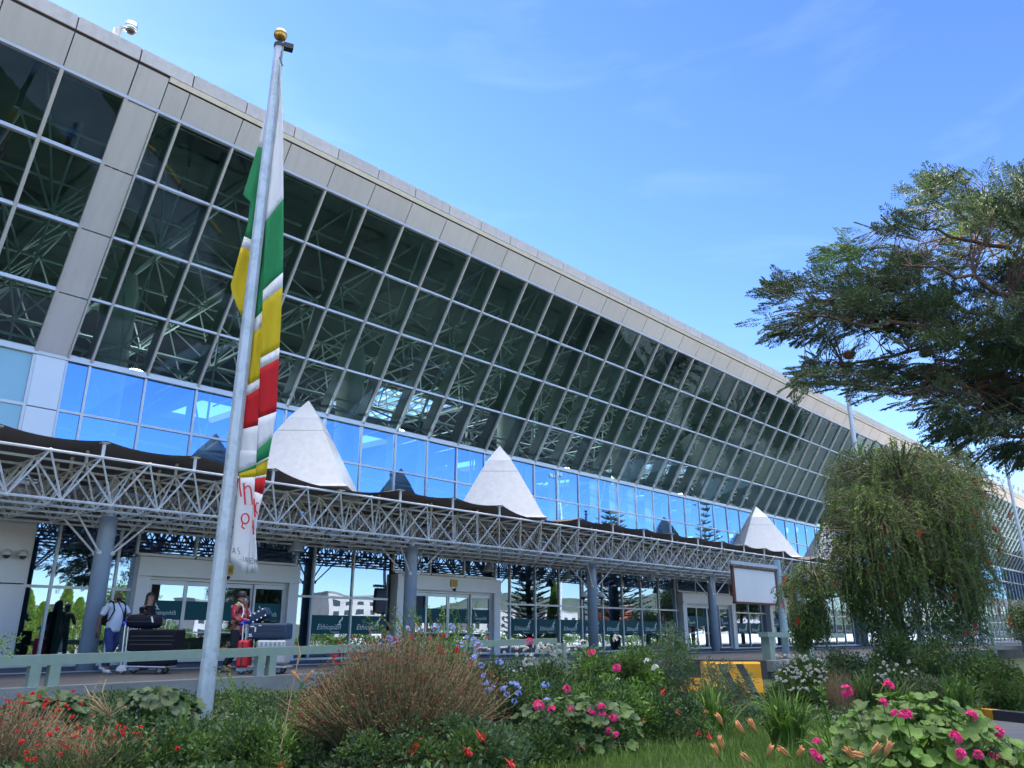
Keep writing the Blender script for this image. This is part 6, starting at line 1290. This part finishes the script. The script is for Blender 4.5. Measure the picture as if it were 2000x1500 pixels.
def norfolk(x, y, h, r, label):
    root = thing('norfolk_pine', label, 'tree', (x, y, 0), 'norfolk pines'); s_ = MB(); s_.path([(x, y, 0), (x, y, h * .5), (x, y, h)], [.28, .18, .03], 8); LP = []; LD = []
    nl = 22
    for k in range(nl):
        t = .12 + .88 * k / nl; rr = r * (1.08 - t) ** .8
        for j in range(7):
            a = 2 * pi * j / 7 + k * .5; d = Vector((cos(a), sin(a), .12)); b0 = Vector((x, y, h * t)); pts = [b0, b0 + d * rr * .5, b0 + d * rr + Vector((0, 0, rr * .14))]; s_.path(pts, [.05, .04, .03], 4)
            for q in range(34):
                u = random.random(); p = b0.lerp(pts[2], u); LP.append(tuple(p)); LD.append(tuple(d * .7 + Vector((-sin(a), cos(a), 0)) * random.choice((-1, 1)) * .8 + Vector((0, 0, .25))))
    m = MB(); LP = np.array(LP); m.arr(leafq(LP, np.array(LD), .38, .09), RNG.integers(0, 2, len(LP))); m.build('crown', [G2, G5], root); s_.build('trunk', BK, root)
norfolk(55, 5.2, 12.2, 3.4, 'norfolk pine outside the view, mirrored behind the third canopy column'); norfolk(71, 5, 15, 2.6, 'tall norfolk pine outside the view, its top mirrored in the blue glass band'); norfolk(47, 2.5, 10, 2.2, 'shorter norfolk pine outside the view')
p = Vector((70, -14, 0)); o = thing('light_mast', 'tall light mast behind the camera with floodlights on top', 'light mast', p); b = MB(); b.tube(p, p + Vector((0, 0, 20)), .22, 10, r2=.12); b.build('pole', M_frame_white, o)
for dx in (-.9, -.3, .3, .9): b = MB(); b.obox(p + Vector((dx, 0, 20)), (.25, 0, 0), (0, .15, .05), (0, -.04, .2)); b.build('floodlight', M_lampg, o)
# hedge, wall and houses
def hedge(x0, x1, y, h, label):
    n = 14000; root = thing('hedge', label, 'hedge', ((x0 + x1) / 2, y, 0)); P = np.stack([RNG.uniform(x0, x1, n), y + RNG.normal(0, .5, n), RNG.uniform(0, 1, n) ** .6 * h], 1); P[:, 2] *= .8 + .25 * np.sin(P[:, 0] * 1.3); m = MB(); m.arr(leafq(P, unit(n), .26, .14), RNG.integers(0, 3, n)); m.build('foliage', [G1, G3, G1], root)
hedge(24, 62, -24, 2.1, 'sunlit hedge behind the camera'); hedge(64, 120, -30, 2.0, 'second sunlit hedge farther along the road')
def house(x, y, w_, d_, h, colr, label, nm='apartment_house', fl=3.1):
    root = thing(nm, label, 'house', (x, y, -.35)); b = MB(); b.box(x - w_ / 2, x + w_ / 2, y - d_ / 2, y + d_ / 2, -.35, h); b.build('wall', mat('render_%d' % int(colr[0] * 100 + colr[1] * 1000), colr, .8, 0, .1, .3), root); b = MB(); b.box(x - w_ / 2 - .3, x + w_ / 2 + .3, y - d_ / 2 - .3, y + d_ / 2 + .3, h, h + .5); b.build('roof', M_curbc, root); k = 0; nf = max(1, int(h / fl)); nc = max(2, int(w_ / 4.5))
    for i in range(nf):
        for j in range(nc):
            if k >= 40: break
            cx = x - w_ / 2 + (j + .5) * w_ / nc; z = .9 + i * fl; b = MB(); b.box(cx - 1.1, cx + 1.1, y + d_ / 2 - .1, y + d_ / 2 + .04, z, z + 1.5); b.build('window', mat('house_glass', (.03, .04, .05), .15), root); k += 1
rh = random.Random(2)
for i, (x, y, w_, h, c, lab) in enumerate(((62, -95, 22, 9, (.62, .58, .5), 'low cream house behind the camera'), (90, -105, 24, 12, (.7, .68, .64), 'white apartment house behind the camera'), (118, -100, 20, 15, (.66, .62, .55), 'tall cream apartment house behind the camera'), (146, -120, 26, 10, (.7, .66, .6), 'wide white house far behind the camera'), (178, -118, 24, 12, (.6, .56, .5), 'beige apartment house far behind the camera'),
                                       (214, -124, 22, 12, (.68, .64, .58), 'pale block beside the red brick house'), (246, -122, 16, 16.5, (.42, .12, .07), 'tall red brick apartment house behind the camera'), (264, -124, 18, 13, (.64, .55, .42), 'beige stepped block between two red brick houses'), (284, -122, 14, 13.5, (.44, .13, .08), 'lower red brick house behind the camera'), (320, -130, 30, 12, (.68, .66, .62), 'white terminal shed far behind'), (36, -90, 20, 8, (.6, .55, .48), 'small cream house at the left behind the camera'), (8, -100, 24, 11, (.64, .6, .55), 'pale house far left behind the camera'), (380, -150, 40, 12, (.6, .58, .55), 'long grey-white block far behind'))):
    house(x * 1.35 - 10, y - 75, w_, 14, h * .9, tuple(v * .62 for v in c), lab)
b = MB(); b.box(62, 300, -46, -45.4, -.3, 2.0); tag(b.build('perimeter_wall', mat('white_wall_paint', (.66, .65, .62), .8, 0, .06, .3), None, origin=(180, -45.7, 0)), 'long white perimeter wall behind the camera', 'wall')
# low hills on the horizon
V = []; K = 90
for i in range(K + 1):
    a = pi + pi * 1.25 * i / K - .3; h_ = 22 + 12 * sin(i * .31) + 7 * sin(i * .83 + 1); V += [(640 * cos(a), 640 * sin(a), -1), (700 * cos(a), 700 * sin(a), h_), (800 * cos(a), 800 * sin(a), h_ * 1.3)]
b = MB(); b.add(V, [(3 * i + j, 3 * i + 3 + j, 3 * i + 4 + j, 3 * i + 1 + j) for i in range(K) for j in range(2)]); b.smooth = True; struct(b.build('hills', mat('hill_green', (.09, .11, .07), .95, 0, .25, .02)))
